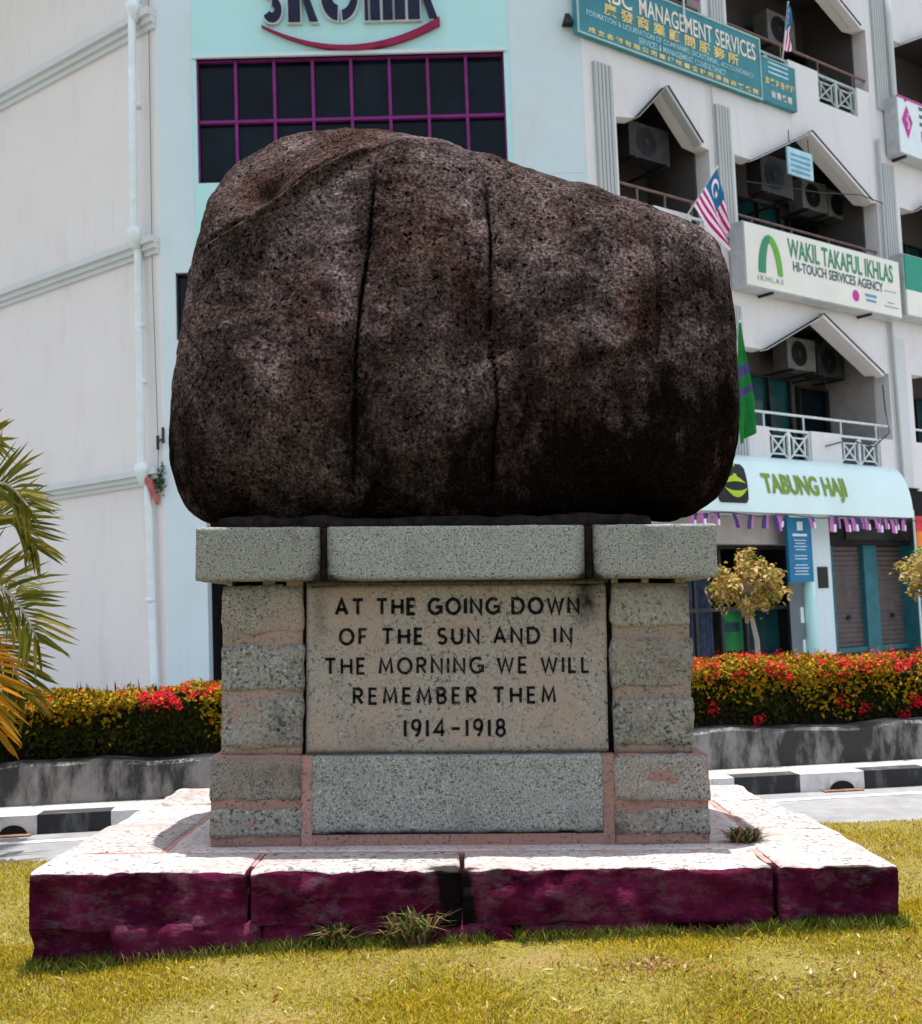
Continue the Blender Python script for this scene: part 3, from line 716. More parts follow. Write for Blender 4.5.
# glass shopfront
S1 = .5
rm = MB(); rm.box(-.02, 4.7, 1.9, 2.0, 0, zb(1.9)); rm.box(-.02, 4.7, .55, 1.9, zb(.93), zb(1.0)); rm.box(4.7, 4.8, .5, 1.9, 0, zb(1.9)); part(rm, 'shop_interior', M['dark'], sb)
sf = MB()
for u in (.1, 2.35, 2.95, 3.55, 4.66): sf.box(u - .03, u + .03, S1 - .03, S1 + .03, 0, zb(.92))
sf.box(0, 4.7, S1 - .032, S1 + .032, zb(-.12), zb(-.06)); sf.box(0, 4.7, S1 - .032, S1 + .032, zb(.86), zb(.915)); o = part(sf, 'shop_window', M['dark_metal'], sb)
m_, nt, bs = new_mat('clear shop glass'); bs.inputs['Base Color'].default_value = (.55, .75, .75, 1); bs.inputs['Transmission Weight'].default_value = 1.0; bs.inputs['Roughness'].default_value = .02; bs.inputs['IOR'].default_value = 1.1
M['clear'] = m_
gp_ = MB(); gp_.add([(0, S1, 0), (4.7, S1, 0), (4.7, S1, zb(.9)), (0, S1, zb(.9))], [(0, 1, 2, 3)]); gp_.build('pane', M['clear'], o)
ct = MB(); V_ = []; n = 30
for k in range(n + 1):
    u = 2.40 + .55 * k / n; V_ += [(u, .72 + .04 * math.sin(k * 1.3), 0), (u, .72 + .04 * math.sin(k * 1.3), zb(.85))]
ct.add(V_, [(2 * k, 2 * k + 2, 2 * k + 3, 2 * k + 1) for k in range(n)]); part(ct, 'curtain', M['curtain'], sb)
po = MB(); po.box(3.05, 3.58, .62, .66, zb(-.75), zb(-.05)); po.box(3.12, 3.5, .612, .619, zb(-.45), zb(-.30), 1); part(po, 'reflection_board', [M['flat_green'], M['glass_teal']], sb)  # added board, its green stands in for a reflection in the shop glass
pt = MB(); pt.box(3.7, 4.5, .62, .64, 0, zb(-.12)); part(pt, 'window_film', M['glass_teal'], sb)
mk = MB(); mk.box(4.28, 4.36, -.02, .0, zb(-.35), zb(-.1)); mk.box(4.30, 4.37, -.02, 0, zb(-.82), zb(-.62)); part(mk, 'white_marker', M['white_print'], sb)
# shutters
S2 = .25
for a, b in ((5.60, 6.44), (6.83, 7.84)):
    s = MB(); z = 0
    nsl = 30; hs = zb(.93) / nsl
    for k in range(nsl):
        s.add([(a, S2 + .06, k * hs), (b, S2 + .06, k * hs), (b, S2 + .035, (k + .5) * hs), (a, S2 + .035, (k + .5) * hs), (b, S2 + .06, (k + 1) * hs), (a, S2 + .06, (k + 1) * hs)], [(0, 1, 2, 3), (3, 2, 4, 5)])
    o = part(s, 'roller_shutter', M['shutter'], sb)
    lk = MB(); lk.box((a + b) / 2 - .04, (a + b) / 2 + .04, S2 + .01, S2 + .034, zb(-.35), zb(-.27)); lk.build('lock', M['black'], o)
tp = MB(); tp.box(6.44, 6.83, S2 - .05, S2 + .2, 0, zb(.93)); tp.box(5.50, 5.60, S2 - .02, S2 + .2, 0, zb(.93)); tp.box(7.70, 8.1, -.02, .3, 0, zb(.98)); tp.box(5.6, 7.84, S2 - .03, S2 + .2, zb(-.9), zb(-.82)); part(tp, 'teal_frame', M['teal_post'], sb)
bw_ = MB(); bw_.box(5.2, 17, .5, .6, 0, zb(1.0)); part(bw_, 'shop_back', M['dark'], sb)
sg2 = MB(); sg2.box(5.7, 7.6, .02, .048, zb(1.0), zb(1.22)); o = part(sg2, 'shop_nameboard', M['black'], sb)

# ------------------------------------------------------------------ signs on the shop block
def sign_root(name, label, cat, z, group=None):
    return thing(name, label, cat, (CORNER_R.x, CORNER_R.y, z), YAW_R, 0, group)
# teal signboards
tb = sign_root('signboard', 'long teal signboard with cream capitals and gold Chinese characters', 'sign', 8.25)
s_ = .10
a, z0 = fu(577.7, 31.4, s_); b, zt_ = fu(762, 40, s_); b, zz = fu(763, 101, s_)
z0 = (z0 + zz) / 2; H_ = zt_ - z0
q = MB(); q.box(a, b, -s_, -.01, z0 - 8.25, zt_ - 8.25); q.build('board', M['sign_teal'], tb)
e_ = MB()
for x0, x1, y0, y1 in ((a, b, z0, z0 + .03), (a, b, zt_ - .03, zt_), (a, a + .03, z0 + .03, zt_ - .03), (b - .03, b, z0 + .03, zt_ - .03)): e_.box(x0, x1, -s_ - .012, -s_ + .01, y0 - 8.25, y1 - 8.25)
e_.build('frame', M['sign_edge'], tb)
W_ = b - a; L = lambda t: a + W_ * t; Zr = lambda t: z0 - 8.25 + H_ * t
fit_text('title', 'MANAGEMENT SERVICES', L(.312), L(.968), Zr(.60), Zr(.87), -s_ - .004, M['txt_cream'], tb, .012)
fit_text('title', 'KBC', L(.12), L(.275), Zr(.60), Zr(.87), -s_ - .004, M['txt_cream'], tb, .012)
fit_text('chinese_title', '廣 發 商 業 顧 問 服 務 所', L(.13), L(.86), Zr(.40), Zr(.585), -s_ - .004, M['txt_gold'], tb, .02)
fit_text('subtitle', 'FORMATION & LIQUIDATION OF COMPANIES, SECRETARIAL, ACCOUNTANCY', L(.045), L(.95), Zr(.28), Zr(.375), -s_ - .004, M['txt_pale'], tb, .01)
fit_text('subtitle', 'SERVICES & MANAGEMENT CONSULTANCY', L(.30), L(.78), Zr(.165), Zr(.26), -s_ - .004, M['txt_pale'], tb, .01)
fit_text('chinese_line', '成 立 各 類 有 限 公 司 兼 理 秘 書 會 計 所 得 稅 商 業 顧 問', L(.05), L(.97), Zr(.055), Zr(.14), -s_ - .004, M['txt_gold'], tb, .03)
t2 = sign_root('signboard', 'small teal signboard on the railing right of the long teal board', 'sign', 8.25)
a2, b2, zt2 = b + .03, fu(796, 90, s_)[0], z0 + H_ * .74
q = MB(); q.box(a2, b2, -s_, -.01, z0 - 8.25 + .02, zt2 - 8.25); q.build('board', M['sign_teal'], t2)
e_ = MB(); e_.box(a2, b2, -s_ - .01, -s_ + .005, zt2 - 8.27, zt2 - 8.25); e_.box(b2 - .03, b2, -s_ - .012, -s_ + .01, z0 - 8.23, zt2 - 8.27); e_.build('frame', M['sign_edge'], t2)
fit_text('chinese_line', '商 業 注 冊 代 理', a2 + .06, b2 - .06, Zr(.30), Zr(.42), -s_ - .004, M['txt_gold'], t2, .03)
fit_text('chinese_line', '稅 務 顧 問', a2 + .2, b2 - .15, Zr(.10), Zr(.22), -s_ - .004, M['txt_cream'], t2, .03)
ln = MB()
for k in range(3): ln.box(a2 + .15, b2 - .2, -s_ - .004, -s_ - .001, Zr(.50 + .08 * k), Zr(.53 + .08 * k))
ln.build('small_print', M['txt_pale'], t2)
# cream box sign
s_ = .32
wk = sign_root('box_sign', 'cream box sign with green arch emblem and green lettering', 'sign', 5.0)
a, zt_ = fu(743, 219, s_); b, zt3 = fu(899, 262.5, s_); z0 = fu(740, 284.5, s_)[1]; z03 = fu(902.6, 318, s_)[1]
zt_ = (zt_ + zt3) / 2 - 5; z0 = (z0 + z03) / 2 - 5; b = (b + fu(902.6, 318, s_)[0]) / 2
q = MB(); q.box(a, b, -s_ + .02, -.03, z0, zt_); q.build('casing', M['sign_side'], wk)
q = MB(); q.box(a + .02, b - .02, -s_, -s_ + .019, z0 + .02, zt_ - .02); q.build('face', M['sign_cream'], wk)
def on(px, py, s, base): u, z = fu(px, py, s); return u, z - base
u0, _ = on(787, 240, s_, 5); u1, _ = on(893, 281, s_, 5)
hA = zt_ - z0
fit_text('lettering', 'WAKIL TAKAFUL IKHLAS', u0, u1, z0 + hA * .585, z0 + hA * .90, -s_ - .003, M['green_dark'], wk, .02)
u0, _ = on(793, 268, s_, 5); u1, _ = on(883, 290, s_, 5)
fit_text('lettering', 'HI-TOUCH SERVICES AGENCY', u0, u1, z0 + hA * .385, z0 + hA * .55, -s_ - .003, M['txt_slate'], wk, .02)
uA, _ = on(757, 250, s_, 5); uB, _ = on(781, 255, s_, 5); um = uA + (uB - uA) * .52; wA = (uB - uA) / 2
zA0, zA1 = z0 + hA * .25, z0 + hA * .86
def half_arch(sgn, t0, t1):
    o = []; i = []
    thk = (zA1 - zA0) * .20
    for k in range(21):
        t = 1 - math.cos(k / 20 * math.pi / 2); e = math.sqrt(t * (2 - t))
        o.append((um + sgn * wA * e, zA1 - (zA1 - zA0) * t)); i.append((um + sgn * (wA - t0 - (t1 - t0) * (1 - t)) * e, zA1 - thk - (zA1 - thk - zA0) * t))
    poly = o + i[::-1]
    return poly if sgn < 0 else poly[::-1]
q = MB(); q.prism(half_arch(-1, .17, .20), -s_ - .012, -s_ - .002); q.build('emblem', M['green_dark'], wk)
q = MB(); q.prism(half_arch(1, .12, .16), -s_ - .011, -s_ - .003); q.build('emblem', M['green_leaf'], wk)
fit_text('lettering', 'IKHLAS', uA - .02, uB + .02, z0 + hA * .12, z0 + hA * .205, -s_ - .003, M['txt_grey'], wk, .01, spacing=1.3)
um1, zm1 = on(856, 298, s_, 5)
q = MB(); q.disc((um1, z0 + hA * .22), .10, -s_ - .003); q.build('round_mark', M['magenta'], wk)
q = MB(); q.box(um1 + .28, um1 + .62, -s_ - .004, -s_ - .001, z0 + hA * .25, z0 + hA * .30); q.box(um1 + .30, um1 + .60, -s_ - .004, -s_ - .001, z0 + hA * .17, z0 + hA * .21); q.build('round_mark', M['blue_dot'], wk)
q = MB(); q.box(um1 + .95, b - .25, -s_ - .004, -s_ - .001, z0 + hA * .22, z0 + hA * .24); q.box(um1 + .85, b - .12, -s_ - .004, -s_ - .001, z0 + hA * .15, z0 + hA * .17); q.box(b - .52, b - .15, -s_ - .004, -s_ - .001, z0 + hA * .42, z0 + hA * .435); q.build('small_print', M['txt_grey'], wk)
q = MB(); q.bar((a + .7, -.28, z0 - .02), (a + .7, .01, z0 - .02), .04); q.bar((b - .9, -.28, z0 - .02), (b - .9, .01, z0 - .02), .04); q.build('bracket', M['dark_metal'], wk)
# right neighbour signs
gs = sign_root('box_sign', 'green faced box sign cut by the right edge of the photo', 'sign', 4.9)
q = MB(); q.box(b + .16, b + 4.4, -s_ + .02, -.03, .1, 1.24); q.build('casing', M['sign_side'], gs)
q = MB(); q.box(b + .19, b + 4.37, -s_, -s_ + .019, .58, 1.22); q.build('face', plain('emerald sign face', (.01, .26, .17), .4, .1), gs)
q = MB(); q.box(b + .19, b + 4.37, -s_, -s_ + .019, .12, .578); q.build('face', M['sign_cream'], gs)
mg = sign_root('box_sign', 'white box sign with magenta diamond emblem at the upper right', 'sign', 8.2)
s_ = .30; ua = fu(897, 95, s_)[0]; za = fu(897, 95, s_)[1]; zc = fu(900, 152, s_)[1]
q = MB(); q.box(ua - .02, ua + 4.2, -s_ + .02, -.03, zc - 8.2, za - 8.2); q.build('casing', M['sign_side'], mg)
q = MB(); q.box(ua, ua + 4.18, -s_, -s_ + .019, zc - 8.18, za - 8.22); q.build('face', plain('pale sign face', (.66, .76, .78), .35, .05), mg)
q = MB(); q.box(ua - .02, ua + 4.2, -s_ - .01, -s_ + .001, za - 8.222, za - 8.19); q.build('trim', M['magenta'], mg)
uc, zc2 = fu(907, 121, s_); zc2 -= 8.2
q = MB(); q.prism([(uc - .17, zc2), (uc, zc2 - .33), (uc + .17, zc2), (uc, zc2 + .28)], -s_ - .012, -s_ - .002); q.disc((uc - .02, zc2 + .40), .045, -s_ - .003); q.build('emblem', M['magenta'], mg)
q = MB(); q.tube([(uc + .03, -s_ - .014, zc2 + .13), (uc - .03, -s_ - .014, zc2 + .02), (uc + .03, -s_ - .014, zc2 - .06), (uc, -s_ - .014, zc2 - .16)], .022, 6); q.build('emblem_stroke', M['white_print'], mg)
q = MB()
for k, w in enumerate((.9, .7, .5)): q.box(uc + .42, uc + .42 + w, -s_ - .004, -s_ - .001, zc2 + .30 - .15 * k, zc2 + .37 - .15 * k)
q.build('small_print', M['txt_slate'], mg)
q = MB(); q.box(uc + .45, uc + 2.2, -s_ - .004, -s_ - .001, zc2 - .30, zc2 - .10); q.build('wordmark', M['magenta'], mg)
q = MB(); q.bar((ua + .2, -.28, zc - 8.22), (ua + .2, .01, zc - 8.22), .05); q.build('bracket', M['dark_metal'], mg)
# curved sign over the shop
aw = sign_root('curved_sign', 'curved pale sign with green lettering over the shopfront', 'sign', 1.4)
sA = .45
uL = 1.0; uR = (fu(908, 468, .2)[0] + fu(906, 518, sA)[0]) / 2 - .2
zT = (fu(739, 455, .15)[1] + fu(905, 468, .15)[1]) / 2 - 1.4; zBt = (fu(707, 511, sA)[1] + fu(905, 518, sA)[1]) / 2 - 1.4
def aw_y(z):
    t = (z - zBt) / (zT - zBt)
    return -(.12 + .42 * math.sqrt(max(0, 1 - (max(0, t) ** 2.2))))
N_ = 16; prof = [(aw_y(zBt + (zT - zBt) * k / N_), zBt + (zT - zBt) * k / N_) for k in range(N_ + 1)]
ap = MB(); V_ = []
for u in (uL, uR): V_ += [(u, y, z) for y, z in prof] + [(u, -.01, zT), (u, -.01, zBt)]
m_ = N_ + 3; Fs = [(k, k + m_, (k + 1) % m_ + m_, (k + 1) % m_) for k in range(m_)] + [tuple(range(m_)), tuple(range(2 * m_ - 1, m_ - 1, -1))]
ap.add(V_, [f[::-1] for f in Fs]); ap.build('curved_panel', M['awning'], aw)
u0, zq = fu(757, 478, .4); u1, _ = fu(840, 483, .4); z1_ = fu(757, 473, .4)[1] - 1.4; z0_ = fu(757, 500, .4)[1] - 1.4
fit_text('lettering', 'TABUNG HAJI', u0, u1, z0_, z1_, 0, M['olive'], aw, .035, ext=.014, bend=aw_y)
ub0, zb1 = fu(724, 463, .4); ub1, _ = fu(747, 463, .4); zb0 = fu(722, 503, .45)[1] - 1.4; zb1 -= 1.4; ub0 -= .35; ub1 -= .10
q = MB(); nn = 10; V_ = []
def sk(z): return (z - zb0) * .14
for k in range(nn + 1):
    z = zb0 + (zb1 - zb0) * k / nn; rr = .05 if k in (0, nn) else 0
    V_ += [(ub0 + rr + sk(z), aw_y(z) - .012, z), (ub1 - .1 - rr + sk(z), aw_y(z) - .012, z)]
q.add(V_, [(2 * k, 2 * k + 1, 2 * k + 3, 2 * k + 2) for k in range(nn)]); q.build('emblem_badge', M['black'], aw)
q = MB()
cu = ub1 - .38; hb = zb1 - zb0
for zc_, ww, th in ((zb0 + hb * .22, .26, .10), (zb0 + hb * .48, .24, .09)):
    V_ = []
    for k in range(13):
        t = k / 12; x = cu - ww + 2 * ww * t + .03; dz = (.10 * (2 * t - 1) ** 2 if zc_ < zb0 + hb * .3 else .08 * math.sin(t * 3)); h2 = th * math.sin(math.pi * min(.98, max(.02, t)))
        for s2 in (-1, 1): z = zc_ + dz + s2 * h2 / 2; V_.append((x, aw_y(z) - .02, z))
    q.add(V_, [(2 * k, 2 * k + 2, 2 * k + 3, 2 * k + 1) for k in range(12)])
z = zb0 + hb * .62
q.add([(cu + .02, aw_y(z) - .02, z), (cu + .10, aw_y(z) - .02, z), (cu + .18, aw_y(z + .25) - .02, z + .25), (cu + .10, aw_y(z + .25) - .02, z + .25)], [(0, 1, 2, 3)])
q.build('emblem', M['lime'], aw)
# bunting under the curved sign
bt = sign_root('bunting', 'string of small pink and violet flags under the curved sign', 'bunting', 1.2)
q = MB(); q.tube([(1.0 + 6.4 * k / 30, -.40, .12 - .02 * math.sin(k * .9)) for k in range(31)], .008, 5); q.build('string', M['dark_metal'], bt)
for px in (690, 697, 704, 712, 731, 748, 762, 771, 779, 806, 828, 834, 842, 849, 856, 862, 872, 876, 882, 888, 893, 900):
    u, _ = fu(px, 522, .4); f = MB(); h = random.uniform(.16, .24); w = random.uniform(.13, .18); y = -.41 - random.uniform(0, .03); tl = random.uniform(-.06, .06)
    z1_ = .12
    f.add([(u, y, z1_), (u + w * .5, y - .01, z1_), (u + w, y, z1_), (u + tl, y, z1_ - h * .5), (u + w * .5 + tl, y - .02, z1_ - h * .5), (u + w + tl, y, z1_ - h * .5), (u + tl * 1.4, y, z1_ - h), (u + w * .5 + tl * 1.4, y - .02, z1_ - h * 1.03), (u + w + tl * 1.4, y, z1_ - h)],
          [(3, 4, 1, 0), (6, 7, 4, 3)], 0); f.add([f.v[k] for k in (4, 5, 2, 1)], [(0, 1, 2, 3)], 1); f.add([f.v[k] for k in (7, 8, 5, 4)], [(0, 1, 2, 3)], 2)
    f.build('pennant', [M['flag_pink'], M['flag_purple'], M['flag_white']] if random.random() < .6 else [M['flag_purple'], M['flag_pink'], M['flag_pink']], bt)
# blue info sign
ib = sign_root('notice_sign', 'tall narrow blue notice sign hanging in front of the round post', 'sign', .3)
s_ = .25; a, zt_ = fu(787, 513, s_); b, _ = fu(810, 514, s_); z0 = fu(790, 582, s_)[1]; a = (a + fu(790, 582, s_)[0]) / 2; zt_ -= .3; z0 -= .3
q = MB(); q.box(a, b, -s_, -s_ + .05, z0, zt_); q.build('board', M['banner_blue'], ib)
q = MB(); q.bar((a + .1, -s_ + .05, zt_ - .1), (a + .1, .02, zt_ - .1), .03); q.bar((a + .1, -s_ + .05, z0 + .1), (a + .1, .02, z0 + .1), .03); q.build('bracket', M['dark_metal'], ib)
q = MB(); hA = zt_ - z0; wA = b - a; y = -s_ - .004
q.box(a + wA * .1, b - wA * .1, y, y + .003, zt_ - hA * .06, zt_ - hA * .03)
q.box(a + wA * .40, a + wA * .64, y, y + .003, zt_ - hA * .25, zt_ - hA * .12)
q.box(a + wA * .2, b - wA * .2, y, y + .003, zt_ - hA * .335, zt_ - hA * .30)
for k in range(12):
    if k in (4, 7): continue
    ind = random.uniform(.18, .3); zz = zt_ - hA * (.39 + .045 * k); q.box(a + wA * ind, b - wA * ind, y, y + .003, zz - .012, zz)
q.build('print', M['white_print'], ib)
# banner at the right edge
rb = sign_root('banner', 'upright red orange and green banner at the right edge', 'banner', .5)
a, zt_ = fu(915, 516, .3); z0 = fu(917, 562, .3)[1]
q = MB(); hA = zt_ - z0
for k, mk_ in enumerate((2, 1, 0)): q.box(a, a + .9, -.31, -.29, z0 - .5 + hA * k / 3, z0 - .5 + hA * (k + 1) / 3 - .002, k)
q.build('cloth', [M['flat_green'], M['orange'], M['red']], rb)
q = MB(); q.tube([(a - .02, -.28, -2.0), (a - .02, -.28, zt_ - .4)], .02, 8); q.build('pole', M['metal_white'], rb)
# light blue hanging notice in the middle gable
hn = sign_root('hanging_notice', 'small light blue notice hung below the middle gable', 'sign', 7.2)
s_ = .1; a, zt_ = fu(787, 146, s_); b, _ = fu(812, 153, s_); z0 = fu(788, 173, s_)[1]
q = MB(); q.box(a, b, -s_, -s_ + .03, z0 - 7.2, zt_ - 7.2); q.build('board', M['txt_pale'], hn)
q = MB()
for k in range(4): zz = zt_ - 7.2 - (zt_ - z0) * (.2 + .2 * k); q.box(a + .08, b - .08, -s_ - .004, -s_ - .001, zz - .04, zz)
q.build('print', M['blue_dot'], hn)
q = MB(); q.bar((a + .08, -s_ + .015, zt_ - 7.2), (a + .08, -s_ + .015, zt_ - 6.9), .012); q.bar((b - .08, -s_ + .015, zt_ - 7.2), (b - .08, -s_ + .015, zt_ - 6.95), .012); q.build('hanger', M['dark_metal'], hn)

# ------------------------------------------------------------------ air conditioners
def aircon(label, u, z, s, w=.82, h=.58, dark=False):
    """outdoor unit on brackets; s = set back behind the wall face"""
    r = sign_root('air_conditioner', label, 'air conditioner', z, 'air conditioner units on the balconies')
    q = MB(); q.box(u, u + w, s, s + .30, 0, h); q.build('casing', M['dark_metal'] if dark else M['ac_white'], r)
    q = MB(); c = (u + w * .42, h * .5); q.disc(c, h * .40, s - .006, 24); q.build('fan_opening', M['black'], r)
    q = MB()
    for k in range(2): q.add([(c[0] + rr * math.cos(t), s - .012, c[1] + rr * math.sin(t)) for rr, t in [(h * (.17 * (k + 1)), 2 * math.pi * j / 24) for j in range(24)] + [(h * (.17 * (k + 1)) - .008, 2 * math.pi * j / 24) for j in range(24)]], [(j, (j + 1) % 24, 24 + (j + 1) % 24, 24 + j) for j in range(24)])
    q.disc(c, .05, s - .014, 12); q.build('fan_grille', M['dark_metal'], r)
    q = MB()
    for x in (u + .1, u + w - .1): q.bar((x, s - .05, -.03), (x, BK, -.03), .04)
    q.build('bracket', M['dark_metal'], r)
    return r
aircon('white air conditioner under the lowest gable nearest its left slope', 5.30, 4.02, .68, .80, .56)
aircon('dark air conditioner under the lowest gable below its right slope', 6.16, 3.98, .68, .80, .54, True)
aircon('dark boxy air conditioner left of the hanging blue notice', 4.3, 6.85, .25, .85, .65, True)
aircon('white air conditioner right of the hanging blue notice', 6.02, 7.0, .68, .74, .55)
aircon('rightmost air conditioner under the gable with the blue notice', 6.80, 6.98, .68, .66, .52)
aircon('dark air conditioner under the top left narrow gable', 1.25, 6.85, .35, .9, .55, True)
aircon('white air conditioner on the top balcony behind the slim flag', 5.4, 9.95, .75, .8, .6)
aircon('dark air conditioner low on the top balcony right of the slim flag', 6.2, 9.15, .6, .75, .5, True)

# ------------------------------------------------------------------ flags
def flag_grid(H0, H1, F0, F1, nu, nv, mat_fn, fold=.05, sag=.0):
    """H0/H1 hoist bottom/top, F0/F1 fly bottom/top, all (u, y, z)"""
    H0, H1, F0, F1 = map(Vector, (H0, H1, F0, F1)); mb = MB(); V_ = []
    for i in range(nu + 1):
        for j in range(nv + 1):
            b = i / nu; a = j / nv
            p = (H0.lerp(H1, a)).lerp(F0.lerp(F1, a), b)
            p = p + Vector((0, fold * math.sin(a * 9 + b * 4) * b, -sag * math.sin(math.pi * b) * a)); V_.append(p)
    bse = len(mb.v); mb.v = [tuple(p) for p in V_]
    for i in range(nu):
        for j in range(nv):
            mb.f.append((i * (nv + 1) + j, (i + 1) * (nv + 1) + j, (i + 1) * (nv + 1) + j + 1, i * (nv + 1) + j + 1)); mb.m.append(mat_fn((i + .5) / nu, (j + .5) / nv))
    return mb
def nat_flag(label, s, h0, h1, f0, f1, staff0, zbase, fold, furled=False):
    r = sign_root('flag', label, 'flag', zbase)
    P = [(fu(*p, s)[0], -s, fu(*p, s)[1] - zbase) for p in (h0, h1, f0, f1)]
    mb = flag_grid(*P, 20, 28, (lambda b, a: 2 if a > .42 + .2 * b else (0 if int(b * 5) % 2 else 1)) if furled else (lambda b, a: (2 if (b < .55 and a > .5) else (0 if int(a * 14) % 2 else 1))), fold)
    o = mb.build('cloth', [M['flag_red'], M['flag_white'], M['flag_blue']], r)
    # crescent and star on the blue corner
    H0, H1, F0, F1 = map(Vector, P)
    def at(b, a): 
        p = H0.lerp(H1, a).lerp(F0.lerp(F1, a), b); return (p.x, p.y + fold * math.sin(a * 9 + b * 4) * b - .015, p.z)
    q = MB(); c = (.22, .75)
    pts = [(c[0] + .15 * math.cos(R(t)), c[1] + .17 * math.sin(R(t))) for t in range(50, 311, 20)] + [(c[0] + .04 + .12 * math.cos(R(t)), c[1] + .13 * math.sin(R(t))) for t in range(300, 59, -20)]
    n_ = len(pts) // 2
    V_ = [at(*p) for p in pts]; q.add(V_, [tuple(range(len(V_)))])
    st = [(.33 + (.075 if k % 2 == 0 else .03) * math.cos(k * math.pi / 7), .75 + (.085 if k % 2 == 0 else .035) * math.sin(k * math.pi / 7)) for k in range(14)]
    q.add([at(*p) for p in st], [tuple(range(14))]); q.build('crescent_star', M['flag_white'], o)
    u, z = fu(*staff0, .05); q = MB(); tip = H1 + (H1 - H0).normalized() * .05
    q.tube([(u, -.02, z - zbase), tuple(tip)], .012, 6); q.build('staff', M['metal_white'], r)
    return r
nat_flag('red and white striped flag with blue corner slanting out beside the boulder', .5, (694, 206), (717, 168), (727, 252), (727, 222), (686, 219), 6.0, .07)
nat_flag('slim furled striped flag upright on the top balcony rail', .25, (784, 50), (788, 4), (790, 52), (791, 10), (784, 58), 9.0, .03, True)
gfl = sign_root('flag', 'long green flag with two violet bands hanging beside the boulder', 'flag', 2.5)
P = [(fu(x, y, .5)[0], -.5, fu(x, y, .5)[1] - 2.5) for x, y in ((733, 330), (741, 323), (738, 445), (757, 431))]
P = [P[1], P[1], P[2], P[3]]
mb = flag_grid(tuple(Vector(P[0]) + Vector((-.06, 0, 0))), P[1], P[2], P[3], 30, 8, lambda b, a: 1 if (.36 < b < .46 or .56 < b < .64) else 0, .06)
mb.build('cloth', [M['flag_green'], M['flag_purple']], gfl)
q = MB(); q.tube([(P[1][0] - .5, -.02, P[1][2] - 1.2), (P[1][0], -.5, P[1][2] + .05)], .014, 6); q.build('staff', M['metal_white'], gfl)
mg2 = sign_root('flag', 'magenta cloth tied above the long teal signboard', 'flag', 9.3)
P = [(fu(x, y, .15)[0], -.15, fu(x, y, .15)[1] - 9.3) for x, y in ((683, -14), (683, -22), (697, 4), (699, -14))]
flag_grid(*P, 8, 8, lambda b, a: 0, .04).build('cloth', M['magenta'], mg2)
q = MB(); q.tube([(P[0][0], -.14, P[0][2] - .6), (P[1][0], -.14, P[1][2] + .1)], .015, 6); q.build('staff', M['metal_white'], mg2)

# small fern rooted in the wall by the pipe
fe = thing('wall_fern', 'small green fern rooted in the white wall beside the rusty pipe', 'fern', (CORNER_L.x, CORNER_L.y, 1.9), YAW_L)
n = 150; C = rng.normal(0, 1, (n, 3)) * np.array([.035, .03, .09]) + np.array([-.02, -.06, .10])
V, F = leaf_cloud(C, np.tile([[0, -1, .3]], (n, 1)), .03, 2.2, .8); np_mesh('foliage', V, F, leaf_mat('fern leaves', [(.03, .09, .05), (.06, .14, .08), (.03, .07, .05)]), fe)
q = MB(); q.tube([(-.02, 0, 0), (-.02, -.1, .1), (-.03, -.12, .3)], [.015, .01, .005], 6); q.build('stem', M['bark'], fe)

